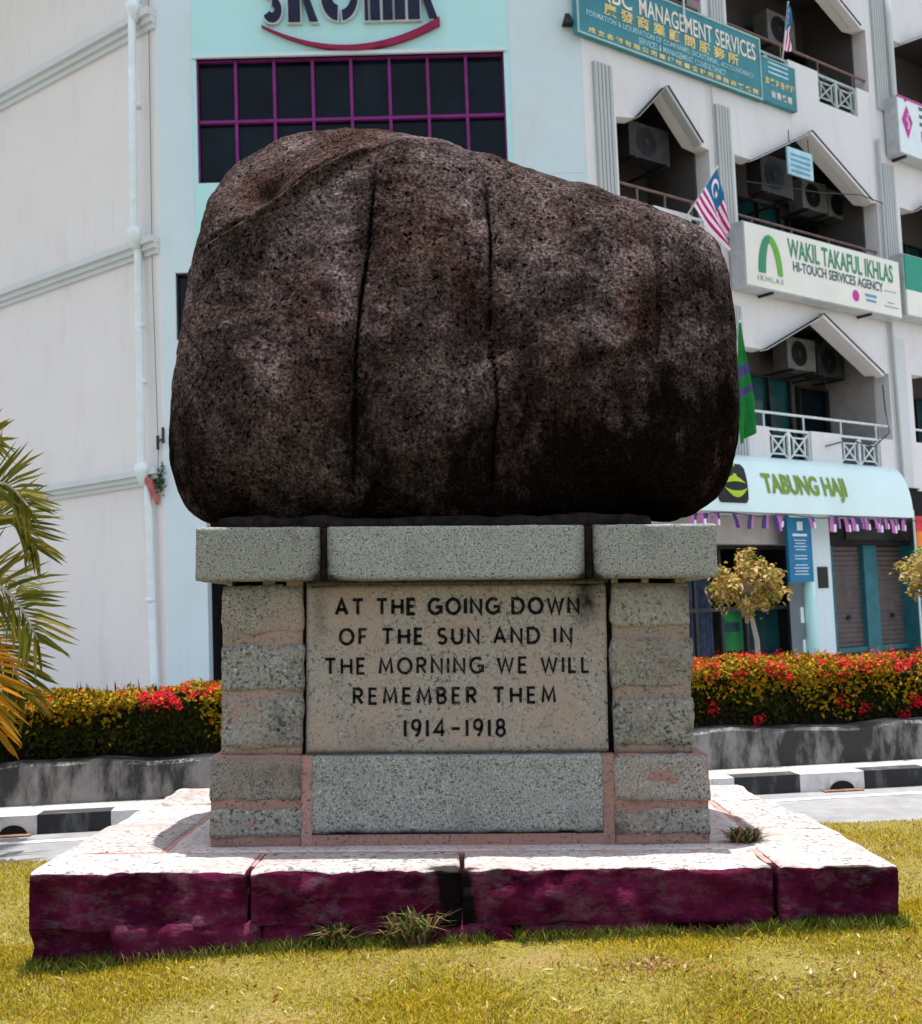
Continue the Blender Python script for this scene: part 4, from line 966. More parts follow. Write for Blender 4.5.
# ------------------------------------------------------------------ memorial: platform, pedestal, boulder
def rock_box(x0, x1, y0, y1, z0, z1, res=.03, rad=.012, amp=.004, freq=8, seed=0, front=None, face_mat=None):
    """stone block as a rounded, slightly uneven box; front=(amp,freq) makes the -y face rough"""
    cx_, cy_, cz_ = (x0 + x1) / 2, (y0 + y1) / 2, (z0 + z1) / 2
    nx_, ny_, nz_ = [max(2, int(round((b - a) / res))) for a, b in ((x0, x1), (y0, y1), (z0, z1))]
    Vs = []; Fs = []; Ns = []
    def face(o, du, dv, nu, nv, nrm):
        b = sum(len(v) for v in Vs)
        uu, vv = np.meshgrid(np.linspace(0, 1, nu + 1), np.linspace(0, 1, nv + 1), indexing='ij')
        Pp = np.array(o)[None] + uu.ravel()[:, None] * np.array(du)[None] + vv.ravel()[:, None] * np.array(dv)[None]
        Vs.append(Pp); i = np.arange((nu + 1) * (nv + 1)).reshape(nu + 1, nv + 1) + b
        Fs.append(np.stack([i[:-1, :-1].ravel(), i[1:, :-1].ravel(), i[1:, 1:].ravel(), i[:-1, 1:].ravel()], 1)); Ns.append(np.full(nu * nv, nrm))
    dx, dy, dz = x1 - x0, y1 - y0, z1 - z0
    face((x0, y0, z0), (dx, 0, 0), (0, 0, dz), nx_, nz_, 0)          # front
    face((x1, y1, z0), (-dx, 0, 0), (0, 0, dz), nx_, nz_, 1)         # back
    face((x0, y1, z0), (0, -dy, 0), (0, 0, dz), ny_, nz_, 2)         # left
    face((x1, y0, z0), (0, dy, 0), (0, 0, dz), ny_, nz_, 3)          # right
    face((x0, y0, z1), (dx, 0, 0), (0, dy, 0), nx_, ny_, 4)          # top
    face((x0, y1, z0), (dx, 0, 0), (0, -dy, 0), nx_, ny_, 5)         # bottom
    P = np.concatenate(Vs); F = np.concatenate(Fs); Nn = np.concatenate(Ns)
    lo = np.array([x0, y0, z0]) + rad; hi = np.array([x1, y1, z1]) - rad
    Q = np.clip(P, lo, hi); D = P - Q; L = np.linalg.norm(D, axis=1)[:, None] + 1e-9; Dn = D / L
    P = Q + Dn * rad
    P = P + Dn * (amp * fbm(P, freq, 4, seed))[:, None]
    if front:
        am, fq = front
        w = np.clip(-Dn[:, 1] * 1.2, 0, 1)
        nn = fbm(P, fq, 5, seed + 3, .55); rid = np.abs(vnoise(P * np.array([.7, 1, 1.6]), fq * 1.3, seed + 8))
        P[:, 1] += w * (am * nn + am * .9 * rid + am * .30 * fbm(P * np.array([.6, 1, 1.5]), fq * 4, 3, seed + 11))
        P[:, 2] += np.where(Dn[:, 2] < -.3, .05 * fbm(P, 4, 3, seed + 5), 0)
        P[:, 2] += np.where((Dn[:, 2] > .2) & (Dn[:, 1] < -.2), -.02 * np.abs(fbm(P, 9, 3, seed + 6)), 0)
    return P, F, Nn
def stone(name, args, mats, parent, off, mi_fn=None, stain=None, **kw):
    P, F, Nn = rock_box(*args, **kw)
    # weld seams between the faces so shading is smooth over the rounded edges
    key = np.round(P / 1e-5).astype(np.int64)
    _, first, inv = np.unique(key, axis=0, return_index=True, return_inverse=True); inv = inv.ravel()
    o = np_mesh(name, P[first] - np.array(off), inv[F], mats, parent, True, None if mi_fn is None else mi_fn(Nn))
    if stain: set_stain(o, stain(P[first]))
    return o

off = (0.0, 1.3, 0.0)
pf = thing('memorial_platform', 'broad low platform of pale stone slabs with rough maroon front edge', 'platform', mon_world(*off), 0, TILT)
fm = lambda Nn: np.where(Nn == 4, 0, 1)
ZP = .32
sl_ = [M['slab_top'], M['maroon']]
rr = dict(res=.022, rad=.02, amp=.012, freq=7, front=(.075, 4.5))
fx = [-1.93, -.945, .005, 1.395]
for k in range(3):
    stone('slab', (fx[k] + .006, fx[k + 1] - .006, 0, .42, .055 + .01 * k, ZP), sl_, pf, off, fm, stain=lambda P: 1.2 * np.exp(-(((P[:, 0] + .02 + .15 * (P[:, 2] - .2)) / (.085 + .05 * (P[:, 1] > .02))) ** 4)) * np.clip((.10 - P[:, 1]) * 12, 0, 1), seed=20 + k, **rr)
stone('slab', (1.415, 1.94, -.01, .95, .06, ZP + .002), sl_, pf, off, fm, seed=31, **rr)
for k, (a, b) in enumerate(((.965, 1.45), (1.46, 1.98), (1.99, 2.60))):
    stone('slab', (1.50 + .02 * (k == 1), 1.94 - .05 * k, a, b, .06, ZP - .004 * k), sl_, pf, off, fm, seed=40 + k, res=.03, rad=.02, amp=.012, freq=7)
for k, (a, b) in enumerate(((.435, 1.22), (1.235, 1.92), (1.935, 2.62))):
    stone('slab', (-1.93 + .03 * k, -1.44 - .05 * (k == 2), a, b, .06, ZP - .003 * k), sl_, pf, off, fm, seed=50 + k, res=.03, rad=.02, amp=.012, freq=7)
for k, (a, b) in enumerate(((-1.42, -.1), (-.08, 1.48))):
    stone('slab', (a, b, 2.1, 2.62, .06, ZP - .005), sl_, pf, off, fm, seed=60 + k, res=.04, rad=.02, amp=.012, freq=7)
stone('bed', (-1.425, 1.485, .43, 2.09, .06, ZP - .004), granite('pink cement bed', (.40, .36, .345), (.2, .18, .17), (.5, .46, .43), scale=.6, warm=(.36, .23, .20), stain=.3), pf, off, None, seed=70, res=.05, rad=.01, amp=.006, freq=5)
# irregular footing under the slabs
q = []
for k, (a, b, h) in enumerate(((-1.94, -1.55, .07), (-1.54, -.9, .085), (-.89, -.2, .10), (-.19, .25, .075), (.26, .92, .085), (.98, 1.35, .06), (1.5, 1.9, .065))):
    yy = .06 if k in (0, 6) else random.uniform(-.02, .03)
    stone('footing_stone', (a, b, yy, .5, -.12, h), M['maroon'], pf, off, None, seed=80 + k, res=.022, rad=.03, amp=.05, freq=6)
stone('core', (-1.8, 1.8, .12, 2.5, -.15, .07), M['black_stain'], pf, off, None, seed=99, res=.1)
for a, b, c, d in ((-1.9, 1.39, .412, .44), (1.385, 1.425, .12, .45), (1.478, 1.515, .44, 2.1), (-1.446, -1.42, .44, 2.1), (-.953, -.937, .12, .42), (1.5, 1.9, .945, .972), (-1.9, -1.45, 1.212, 1.243)):
    mj = MB(); mj.box(a, b, c, d, .1, ZP - .006); mj.build('mortar_joint', plain('pink platform mortar', (.36, .19, .165), .9, .25, 14), pf, off=off)
# pedestal
off = (0.0, 1.285, ZP)
pd = thing('memorial_pedestal', 'grey granite pedestal with black carved inscription', 'pedestal', mon_world(*off), 0, TILT)
G = M['granite']; GW = M['granite_warm']
Y0, Y1 = .56, 2.01
M['pink'] = granite('salmon mortar', (.29, .18, .155), (.18, .11, .095), (.36, .25, .22), scale=.8, warm=(.31, .16, .14), stain=.4)
G2 = granite('coarse mottled granite', (.20, .205, .19), (.028, .032, .032), (.42, .42, .38), scale=.62, warm=(.235, .19, .155), stain=.75)
def blk(name, x0, x1, z0, z1, mat, parent, y0=Y0, y1=Y1, seed=0, rad=.010, amp=.006, res=.028, stain=None): return stone(name, (x0, x1, y0, y1, z0, z1), mat, parent, off, None, stain=stain, seed=seed, rad=rad, amp=amp, freq=9, res=res)
cr = MB(); cr.box(-.775, .735, Y0 + .09, Y1 - .03, ZP + .001, 1.61); cr.build('core', M['cement'], pd, off=off)
# plinth
blk('plinth_slab', -.735, .705, ZP + .055, .752, G, pd, y0=.565, y1=1.2, seed=1, res=.02, stain=lambda P: .95 * np.exp(-np.abs(P[:, 2] - ZP - .062) / .014) + .2 * np.exp(-((P[:, 0] + .55) / .07) ** 2))
mq = MB(); mq.box(-.74, .71, .575, 1.19, ZP - .02, ZP + .05); mq.build('bed_joint', M['pink'], pd, off=off)
def side(x0, x1, zs, seed, zbands, matsel, y0, mort='mortar'):
    """a pier: mortar core with granite blocks bedded in it"""
    c = blk('pier', x0 + .004, x1 - .004, zbands[0], zbands[1], M[mort], pd, y0=y0 + .012, y1=Y1 - .012, seed=seed, rad=.008, amp=.008)
    for k, (a, b) in enumerate(zs): blk('stone_block', x0, x1, a, b, matsel[k % len(matsel)], c, y0=y0, y1=Y1, seed=seed + 3 + k, rad=.012, amp=.032, stain=lambda P, q=seed + k: .55 * np.clip(fbm(P, 5, 3, q) * 2.2, 0, 1))
    return c
side(-1.24, -.782, [(ZP + .04, .500), (.535, .75)], 100, (ZP - .02, .757), [G2, GW], .56, 'pink')
side(.755, 1.228, [(ZP + .04, .490), (.53, .745)], 110, (ZP - .02, .752), [G2, GW], .56, 'pink')
for a, b in ((-.786, -.733), (.703, .759)): vj = MB(); vj.box(a, b, .572, 1.2, ZP - .01, .753); vj.build('upright_joint', M['pink'], pd, off=off)
side(-1.197, -.786, [(.795, 1.03), (1.075, 1.30), (1.365, 1.596)], 120, (.752, 1.60), [G2, G2, GW], .60)
side(.765, 1.163, [(.79, 1.02), (1.075, 1.32), (1.385, 1.585)], 130, (.748, 1.60), [G2, G2, M['cement']], .60)
for a, b in ((-.79, -.755), (.725, .768)): gj = MB(); gj.box(a, b, .66, .8, .755, 1.6); gj.build('dark_joint', M['black_stain'], pd, off=off)
PY = .625
ip = blk('inscription_panel', -.770, .742, .762, 1.598, M['panel'], pd, y0=PY, y1=.9, seed=140, rad=.006, amp=.004, res=.02, stain=lambda P: .75 * np.exp(-((P[:, 0] - .64) / .10) ** 2 - ((P[:, 2] - 1.50) / .13) ** 2) + .5 * np.exp(-((P[:, 0] + .70) / .05) ** 2 - ((P[:, 2] - 1.45) / .2) ** 2) + .45 * np.exp(-(P[:, 2] - .765) / .02) + .5 * np.exp(-(1.6 - P[:, 2]) / .02) + .35 * np.exp(-((P[:, 0] + .45) / .2) ** 2 - ((P[:, 2] - .85) / .07) ** 2))
# engraved monoline lettering
def arcp(cx_, cz_, rx, rz, a0, a1, n=14): return [(cx_ + rx * math.cos(R(a0 + (a1 - a0) * k / n)), cz_ + rz * math.sin(R(a0 + (a1 - a0) * k / n))) for k in range(n + 1)]
GL = {
 'A': (.80, [[(0, 0), (.40, 1), (.80, 0)], [(.13, .33), (.67, .33)]]),
 'T': (.76, [[(0, 1), (.76, 1)], [(.38, 1), (.38, 0)]]),
 'H': (.70, [[(0, 0), (0, 1)], [(.70, 0), (.70, 1)], [(0, .5), (.70, .5)]]),
 'E': (.52, [[(.52, 1), (0, 1), (0, 0), (.52, 0)], [(0, .52), (.45, .52)]]),
 'G': (.90, [arcp(.47, .5, .46, .5, 48, 318, 22) , [(.52, .46), (.90, .46), (.90, .14), (.81, .165)]]),
 'O': (.96, [arcp(.48, .5, .48, .5, 0, 360, 28)]),
 'I': (0, [[(0, 0), (0, 1)]]),
 'N': (.72, [[(0, 0), (0, 1), (.72, 0), (.72, 1)]]),
 'D': (.80, [[(0, 0), (0, 1), (.32, 1)] + arcp(.32, .5, .48, .5, 90, -90, 16) + [(0, 0)]]),
 'W': (1.12, [[(0, 1), (.28, 0), (.56, .95), (.84, 0), (1.12, 1)]]),
 'F': (.50, [[(.50, 1), (0, 1), (0, 0)], [(0, .52), (.43, .52)]]),
 'S': (.56, [arcp(.28, .745, .25, .255, 35, 270, 14) + arcp(.28, .245, .28, .245, 90, -150, 14)]),
 'U': (.70, [[(0, 1), (0, .35)] + arcp(.35, .35, .35, .35, 180, 360, 14) + [(.70, 1)]]),
 'M': (.90, [[(0, 0), (.10, 1), (.45, .18), (.80, 1), (.90, 0)]]),
 'R': (.60, [[(0, 0), (0, 1), (.30, 1)] + arcp(.30, .745, .27, .255, 90, -90, 12) + [(0, .49)], [(.24, .49), (.60, 0)]]),
 'L': (.48, [[(0, 1), (0, 0), (.48, 0)]]),
 'B': (.58, [[(0, 0), (0, 1), (.28, 1)] + arcp(.28, .765, .24, .235, 90, -90, 12) + [(0, .53)], [(.28, .53)] + arcp(.28, .265, .30, .265, 90, -90, 12) + [(0, 0)]]),
 '1': (.0, [[(0, 0), (0, 1)]]),
 '9': (.52, [arcp(.26, .70, .26, .30, 0, 360, 22), [(.52, .70), (.50, .45), (.38, .16), (.24, 0)]]),
 '4': (.66, [[(.50, 0), (.50, 1), (0, .27), (.66, .27)]]),
 '8': (.54, [arcp(.27, .755, .22, .245, 0, 360, 20), arcp(.27, .255, .27, .255, 0, 360, 22)]),
 '-': (.55, [[(0, .46), (.55, .46)]]),
}
def engraved(text, x0, x1, z0, z1, w, y):
    H = z1 - z0; SP = .30; tot = 0; gaps = 0
    adv = []
    for ch in text: adv.append(None if ch == ' ' else GL[ch][0])
    base = sum(a for a in adv if a is not None); nsp = sum(a is None for a in adv); nlet = len(adv) - nsp
    # solve for letter gap so that the line fills x0..x1 with glyph width factor kx
    kx = H * .92; gap = (x1 - x0 - base * kx) / (max(1, nlet - 1 - nsp) + nsp * 2.4)
    if gap < .10 * H: kx = ((x1 - x0) - .14 * H * (nlet - 1 + 1.4 * nsp)) / base; gap = .14 * H
    V_ = []; F_ = []; x = x0
    for i, ch in enumerate(text):
        if ch == ' ': x += gap * 1.4; continue
        wd, strokes = GL[ch]
        for s in strokes:
            pts = [(x + p[0] * kx, z0 + p[1] * H) for p in s]; n_ = len(pts); closed = math.hypot(pts[0][0] - pts[-1][0], pts[0][1] - pts[-1][1]) < 1e-6
            L_, R_ = [], []
            for k in range(n_):
                a_ = pts[(k - 1) % (n_ - 1)] if (k > 0 or closed) else None; b_ = pts[(k + 1) % n_] if k < n_ - 1 else (pts[1] if closed else None)
                if k == 0 and closed: a_ = pts[-2]
                p = pts[k]
                def nrm(a, b): l = math.hypot(b[0] - a[0], b[1] - a[1]) + 1e-9; return (-(b[1] - a[1]) / l, (b[0] - a[0]) / l)
                if k > 0: a_ = pts[k - 1]
                n1 = nrm(a_, p) if a_ else None; n2 = nrm(p, b_) if b_ else None
                if n1 is None: nn_ = n2; f = 1
                elif n2 is None: nn_ = n1; f = 1
                else:
                    sx, sz = n1[0] + n2[0], n1[1] + n2[1]; l = math.hypot(sx, sz)
                    nn_ = (sx / l, sz / l) if l > 1e-6 else n1; f = min(2.0, 1 / max(.3, nn_[0] * n1[0] + nn_[1] * n1[1]))
                ex = 0
                wj = w * (1 + .10 * math.sin(i * 3.7 + k * 1.3))
                L_.append((p[0] + nn_[0] * wj / 2 * f, p[1] + nn_[1] * wj / 2 * f)); R_.append((p[0] - nn_[0] * wj / 2 * f, p[1] - nn_[1] * wj / 2 * f))
            b = len(V_)
            for l, r in zip(L_, R_): V_ += [(l[0], y, l[1]), (r[0], y, r[1])]
            F_ += [(b + 2 * k, b + 2 * k + 1, b + 2 * k + 3, b + 2 * k + 2) for k in range(n_ - 1)]
        x += wd * kx + gap
    return V_, F_
lines = [('AT THE GOING DOWN', -.62, .60, 1.452, 1.525), ('OF THE SUN AND IN', -.60, .562, 1.303, 1.376), ('THE MORNING WE WILL', -.675, .648, 1.156, 1.229), ('REMEMBER THEM', -.53, .475, 1.006, 1.079), ('1914-1918', -.275, .222, .842, .922)]
for k, (tx, x0, x1, z0, z1) in enumerate(lines):
    V_, F_ = engraved(tx, x0, x1, z0, z1, (.0165, .0150, .0135, .0140, .0140)[k], PY - .0045)
    mb = MB(); mb.add(V_, F_); mb.build('inscription_line', M['letter'], ip, off=off)
# bed between piers and cap: filler with open gaps
fl_ = MB()
for a, b in ((-1.17, -1.145), (-.99, -.93), (-.87, -.79), (.77, .80), (.92, .955), (1.09, 1.14)): fl_.box(a, b, .61, .8, 1.598, 1.622)
fl_.box(-.78, .76, .68, .9, 1.6, 1.622); fl_.build('bed_joint', M['cement'], pd, off=off)
gapb = MB(); gapb.box(-1.15, 1.12, .75, 1.9, 1.598, 1.619); gapb.build('dark_joint', M['black_stain'], pd, off=off)
for k, (a, b) in enumerate(((-1.30, -.683), (-.650, .622), (.664, 1.275))):
    blk('cap_stone', a, b, 1.62, 1.885, G, pd, y0=.46, y1=2.11, seed=150 + k, rad=.009, amp=.005, res=.016, stain=lambda P: sum(np.exp(-np.abs(P[:, 0] - e) / (.035 + .03 * np.clip((1.8 - P[:, 2]) / .2, 0, 1))) for e in (-.667, .643)) * 1.1 + .35 * np.exp(-((P[:, 2] - 1.625) / .02) ** 2))
for a, b in ((-.690, -.645), (.617, .670)): stone('dark_joint', (a, b, .478, 2.1, 1.625, 1.876), M['black_stain'], pd, off, None, seed=7, res=.02, amp=.012, rad=.006)

# boulder
OUT = [(-1.353, 1.947), (-1.456, 2.016), (-1.532, 2.154), (-1.551, 2.374), (-1.553, 2.617), (-1.56, 2.888), (-1.531, 3.067), (-1.503, 3.237), (-1.479, 3.409), (-1.442, 3.621), (-1.41, 3.845), (-1.266, 4.01), (-1.071, 4.139), (-0.868, 4.202), (-0.654, 4.213), (-0.413, 4.18), (-0.206, 4.122), (0.077, 4.004), (0.362, 3.935), (0.646, 3.845), (0.911, 3.75), (1.137, 3.669), (1.324, 3.585), (1.446, 3.505), (1.501, 3.342), (1.515, 3.142), (1.514, 2.892), (1.527, 2.644), (1.522, 2.426), (1.494, 2.229), (1.409, 2.055), (1.261, 1.973), (0.973, 2.003), (0.5, 1.915), (-0.4, 1.915), (-1.1, 1.92)]
off = np.array([0.0, 1.28, 1.885])
bo = thing('boulder', 'huge dark brown weathered boulder resting on the granite pedestal', 'boulder', mon_world(*off), 0, TILT)
OC = np.array([0.0, 3.0]); O_ = np.array(OUT) - OC
# densify & smooth outline into r(theta)
th = np.arctan2(O_[:, 1], O_[:, 0]); rr_ = np.hypot(O_[:, 0], O_[:, 1]); order = np.argsort(th); th, rr_ = th[order], rr_[order]
tt = np.linspace(-math.pi, math.pi, 721); rt = np.interp(tt, np.concatenate([th - 2 * math.pi, th, th + 2 * math.pi]), np.tile(rr_, 3))
ker = np.exp(-.5 * (np.arange(-8, 9) / 1.6) ** 2); ker /= ker.sum(); rt = np.convolve(np.concatenate([rt[-9:-1], rt, rt[1:9]]), ker, 'valid')
NB = 230
gv = np.linspace(-1, 1, NB + 1); gv = np.tan(gv * math.pi / 4)
A_, B_ = np.meshgrid(gv, gv, indexing='ij'); A_, B_ = A_.ravel(), B_.ravel(); O1 = np.ones_like(A_)
faces6 = [(A_, -O1, B_), (-A_, O1, B_), (O1, A_, B_), (-O1, -A_, B_), (A_, B_, O1), (A_, -B_, -O1)]
Vs = []; Fs = []; ii = np.arange((NB + 1) ** 2).reshape(NB + 1, NB + 1)
for k, f in enumerate(faces6):
    Vs.append(np.stack(f, 1)); i = ii + k * (NB + 1) ** 2
    Fs.append(np.stack([i[:-1, :-1].ravel(), i[1:, :-1].ravel(), i[1:, 1:].ravel(), i[:-1, 1:].ravel()], 1))
D = np.concatenate(Vs); D /= np.linalg.norm(D, axis=1)[:, None]; F = np.concatenate(Fs)
key = np.round(D * 1e5).astype(np.int64); _, first, inv = np.unique(key, axis=0, return_index=True, return_inverse=True); D = D[first]; F = inv.ravel()[F]
rho = np.hypot(D[:, 0], D[:, 2]); ang = np.arctan2(D[:, 2], D[:, 0]); Rt = np.interp(ang, tt, rt)
# superellipse section: boxy front and back
ph = np.arctan2(np.abs(D[:, 1]), rho); e1, e2 = .62, .55
g1 = np.cos(ph) ** e1; g2 = np.sin(ph) ** e2 * np.sign(D[:, 1])
Rt = Rt + .03 * np.exp(-((ang - 1.75) / .5) ** 2)
x = np.cos(ang) * Rt * g1; z = np.sin(ang) * Rt * g1 + OC[1]
yd = .86 * g2
# the front leans back towards the top, swells low down
front = np.clip(-g2, 0, 1)
zr = (z - 1.9) / 2.3
yd = yd + front * (.40 * np.clip(zr - .12, 0, 1) ** 1.25 + .06 * (1 - np.clip(zr * 3, 0, 1)))
# facet along the top left
def ridge_z(x): return np.interp(x, [-1.6, -1.31, -1.11, -.86, -.64, -.42, -.1, .6, 1.2], [3.25, 3.42, 3.52, 3.70, 3.86, 3.96, 4.05, 4.2, 4.3])
over = z - ridge_z(x)
yd = yd + front * np.clip(over, 0, 1) * .8
lip = np.exp(-(over / .035) ** 2) * np.clip((-.3 - x) * 3, 0, 1)
yd = yd - front * .055 * lip
yd = yd + front * .16 * np.exp(-(((x + 1.0) * .8 + (z - 3.72) * .5) / .13) ** 2 - ((-(x + 1.0) * .5 + (z - 3.74) * .8) / .075) ** 2)
yd = yd + front * .06 * np.exp(-((over - .05) / .03) ** 2) * np.clip((-.5 - x) * 4, 0, 1)
# upright joints
wn_ = .005 * vnoise(np.stack([x * 0, x * 0, z], 1), 3, 4) + .004 * vnoise(np.stack([x * 0, x * 0, z], 1), 14, 6)
def groove(xc, w, d, za, zb_, sh=0):
    m = np.clip((z - za) * 6, 0, 1) * np.clip((zb_ - z) * 6, 0, 1)
    return d * np.exp(-((x - xc - wn_) / w) ** 2) * m
xa = np.interp(z, [2.0, 2.5, 2.87, 3.22, 3.53, 3.9], [-.53, -.52, -.50, -.47, -.44, -.42])
xb = np.interp(z, [2.0, 2.5, 2.9, 3.4, 3.75], [.16, .20, .17, .18, .15])
xc = np.interp(z, [2.6, 3.05, 3.4], [1.02, 1.05, 1.07])
yd = yd + front * (groove(xa, .011, .024, 2.0, 3.95) + groove(xa + .05, .09, .022, 2.1, 3.85) + groove(xb, .010, .022, 1.95, 3.85) + groove(xb - .05, .09, .016, 2.0, 3.7) + groove(xc, .022, .03, 2.65, 3.5) + groove(xc + .05, .08, .02, 2.5, 3.5))
yd = yd + front * (.04 * np.clip((x - .17) * 6, -1, 1) * np.clip((3.9 - z), 0, 1) * .5)
# scooped flake low right with a bright upper ledge
sc_ = np.exp(-((x - .62) / .30) ** 2 - ((z - 2.72) / .22) ** 2)
wn2 = .35 * fbm(np.stack([x, x * 0, z], 1), 2.8, 4, 77)
def ledge(xc_, wx, z0_, z1_, dep, sl):
    zz_ = z - (x - xc_) * sl + .5 * wn2
    up_ = np.clip((z1_ - zz_) / (z1_ - z0_), 0, 1); lo_ = np.exp(-np.clip(z0_ - zz_, 0, 9) / .05)
    return dep * up_ ** 1.2 * lo_ * np.exp(-((x - xc_) / wx) ** 4)
yd = yd - front * (ledge(.66 + .5 * wn2, .22, 2.74, 3.06, .055, .75) + ledge(1.10 + .4 * wn2, .10, 2.70, 2.88, .04, -.3) + ledge(-.15, .35, 2.30, 2.62, .035, .2) + ledge(.05, .2, 2.05, 2.2, .05, 0))
P = np.stack([x, yd, z], 1)
nrm_dir = np.stack([np.cos(ang) * g1, g2, np.sin(ang) * g1], 1); nrm_dir /= np.linalg.norm(nrm_dir, axis=1)[:, None]
dsp = .045 * fbm(P, 1.6, 3, 11) + .03 * fbm(P, 3.4, 3, 18) + .009 * fbm(P, 7, 3, 12) + .006 * fbm(P, 26, 3, 13)
pits = vnoise(P, 34, 15); dsp = dsp - .010 * np.clip(pits - .27, 0, 1) * 4
P = P + nrm_dir * dsp[:, None]
P[:, 2] = np.maximum(P[:, 2], 1.925)
P[:, 1] += off[1]
bs_ = groove(xa, .015, .78, 2.0, 3.97) + groove(xb, .014, .75, 1.95, 3.85) + groove(xc, .03, .5, 2.6, 3.5) + groove(xa + .015, .05, .22, 2, 3.8) + groove(xb - .01, .04, .2, 2, 3.7)
bs_ = bs_ * front + .8 * np.exp(-((x + 1.0) / .12) ** 2 - ((z - 3.72) / .06) ** 2) * front  # joint stains plus a darker patch in the upper left hollow
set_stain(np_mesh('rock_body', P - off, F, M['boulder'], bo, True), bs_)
# mortar bed below the boulder
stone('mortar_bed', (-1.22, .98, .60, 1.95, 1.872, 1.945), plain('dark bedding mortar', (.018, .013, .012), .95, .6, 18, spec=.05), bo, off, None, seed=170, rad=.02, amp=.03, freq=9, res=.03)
ch = MB(); ch.add([(-.55, .50, 1.97), (-.43, .49, 1.95), (-.47, .50, 2.10), (-.53, .52, 2.06), (-.5, .58, 2.0)], [(0, 1, 2, 3), (0, 4, 1), (3, 2, 4)])

# ------------------------------------------------------------------ lawn grass
def blades(X, Y, h, w, lean, mat, name, zf=lawn_z):
    n = len(X); az = rng.uniform(0, 2 * math.pi, n); la = rng.uniform(0, 2 * math.pi, n)
    hh = h * (.5 + rng.random(n)); ww = w * (.7 + .6 * rng.random(n)); le = lean * rng.random(n) * hh
    base = np.stack([X, Y, zf(X, Y) - .004], 1); side_ = np.stack([np.cos(az), np.sin(az), 0 * az], 1) * ww[:, None] * .5
    ld = np.stack([np.cos(la), np.sin(la), 0 * la], 1)
    mid = base + ld * (le * .35)[:, None]; mid[:, 2] += hh * .6
    tip = base + ld * le[:, None]; tip[:, 2] += hh
    V = np.stack([base - side_, base + side_, mid + side_ * .8, mid - side_ * .8, tip], 1).reshape(-1, 3)
    k = np.arange(n)[:, None] * 5
    quads = k + np.array([[0, 1, 2, 3]]); tris = k + np.array([[3, 2, 4, 4]])
    T = np.concatenate([k + np.array([[0, 1, 2]]), k + np.array([[0, 2, 3]]), k + np.array([[3, 2, 4]])])
    return np_mesh(name, V, T, mat)
def scatter(n, x0, x1, y0, y1):
    X = rng.uniform(x0, x1, n); Y = rng.uniform(y0, y1, n)
    ct = (np.abs(X - MON.x) < 1.88) & (Y > 5.50) & (Y < 7.9)
    return X[~ct], Y[~ct]
Xa, Ya = scatter(260000, -2.6, 2.6, 3.9, 5.9); Xb, Yb = scatter(150000, -4.2, 4.2, 5.6, 8.35); Xc, Yc = scatter(40000, -5, 5, 2.0, 4.0)
X = np.concatenate([Xa, Xb, Xc]); Y = np.concatenate([Ya, Yb, Yc])
dn = vnoise(np.stack([X, Y, 0 * X], 1), 5.0, 21) + .5; keep = rng.random(len(X)) < .45 + .7 * dn
X, Y = X[keep], Y[keep]; hv = .011 + .012 * (vnoise(np.stack([X, Y, 0 * X], 1), 3.0, 22) + .5)
tag(blades(X, Y, hv, .0040, 1.7, M['grass'], 'grass'), 'short yellow green mown grass of the lawn', 'grass', kind='stuff')
X, Y = scatter(26000, -3.2, 3.2, 3.9, 7.6); keep = vnoise(np.stack([X, Y, 0 * X], 1), 2.2, 44) + .6 * vnoise(np.stack([X, Y, 0 * X], 1), 8, 45) > .12
tag(blades(X[keep], Y[keep], .034, .0042, 2.2, M['grass'], 'grass'), 'ragged taller blades left in patches by the mower', 'grass', kind='stuff')
X, Y = scatter(2600, -3.2, 3.2, 3.9, 7.9); C = np.stack([X, Y, lawn_z(X, Y) + .012], 1); V, F = leaf_cloud(C, np.tile([[0, 0, 1.0]], (len(X), 1)), .009, 4.0, .5)
tag(np_mesh('clippings', V, F, M['straw']), 'pale straw clippings lying between the grass blades', 'clippings', kind='stuff')
n = 9000; X = rng.uniform(-2.0, 1.9, n); Y = 5.44 - np.abs(rng.normal(0, .07, n)) + .05; 
X2 = np.concatenate([rng.normal(-1.96, .05, 900), rng.normal(1.86, .05, 900)]) ; Y2 = rng.uniform(5.4, 8, 1800)
X = np.concatenate([X, X2]); Y = np.concatenate([Y, Y2]); keep = vnoise(np.stack([X, Y, 0 * X], 1), 6, 31) > -.18
tag(blades(X[keep], Y[keep], .05, .005, 1.1, M['grass_long'], 'grass'), 'longer uncut grass along the foot of the stone platform, darkened for its shadow', 'grass', kind='stuff')
# dry leaves
n = 760; X = np.concatenate([rng.uniform(-2.6, 2.4, 330), rng.normal(.68, .10, 130), rng.normal(1.35, .3, 200), rng.uniform(1.9, 3.2, 100)]); Y = np.concatenate([rng.uniform(4.2, 5.3, 330), rng.normal(4.95, .05, 130), rng.normal(4.72, .16, 200), rng.uniform(6, 8, 100)])
C = np.stack([X, Y, lawn_z(X, Y) + .018], 1); V, F = leaf_cloud(C, np.tile([[0, 0, 1.0]], (n, 1)), .011, 2.6, 1.2)
tag(np_mesh('dry_leaves', V, F, M['litter']), 'dry reddish fallen leaves scattered over the lawn', 'leaves', kind='stuff')

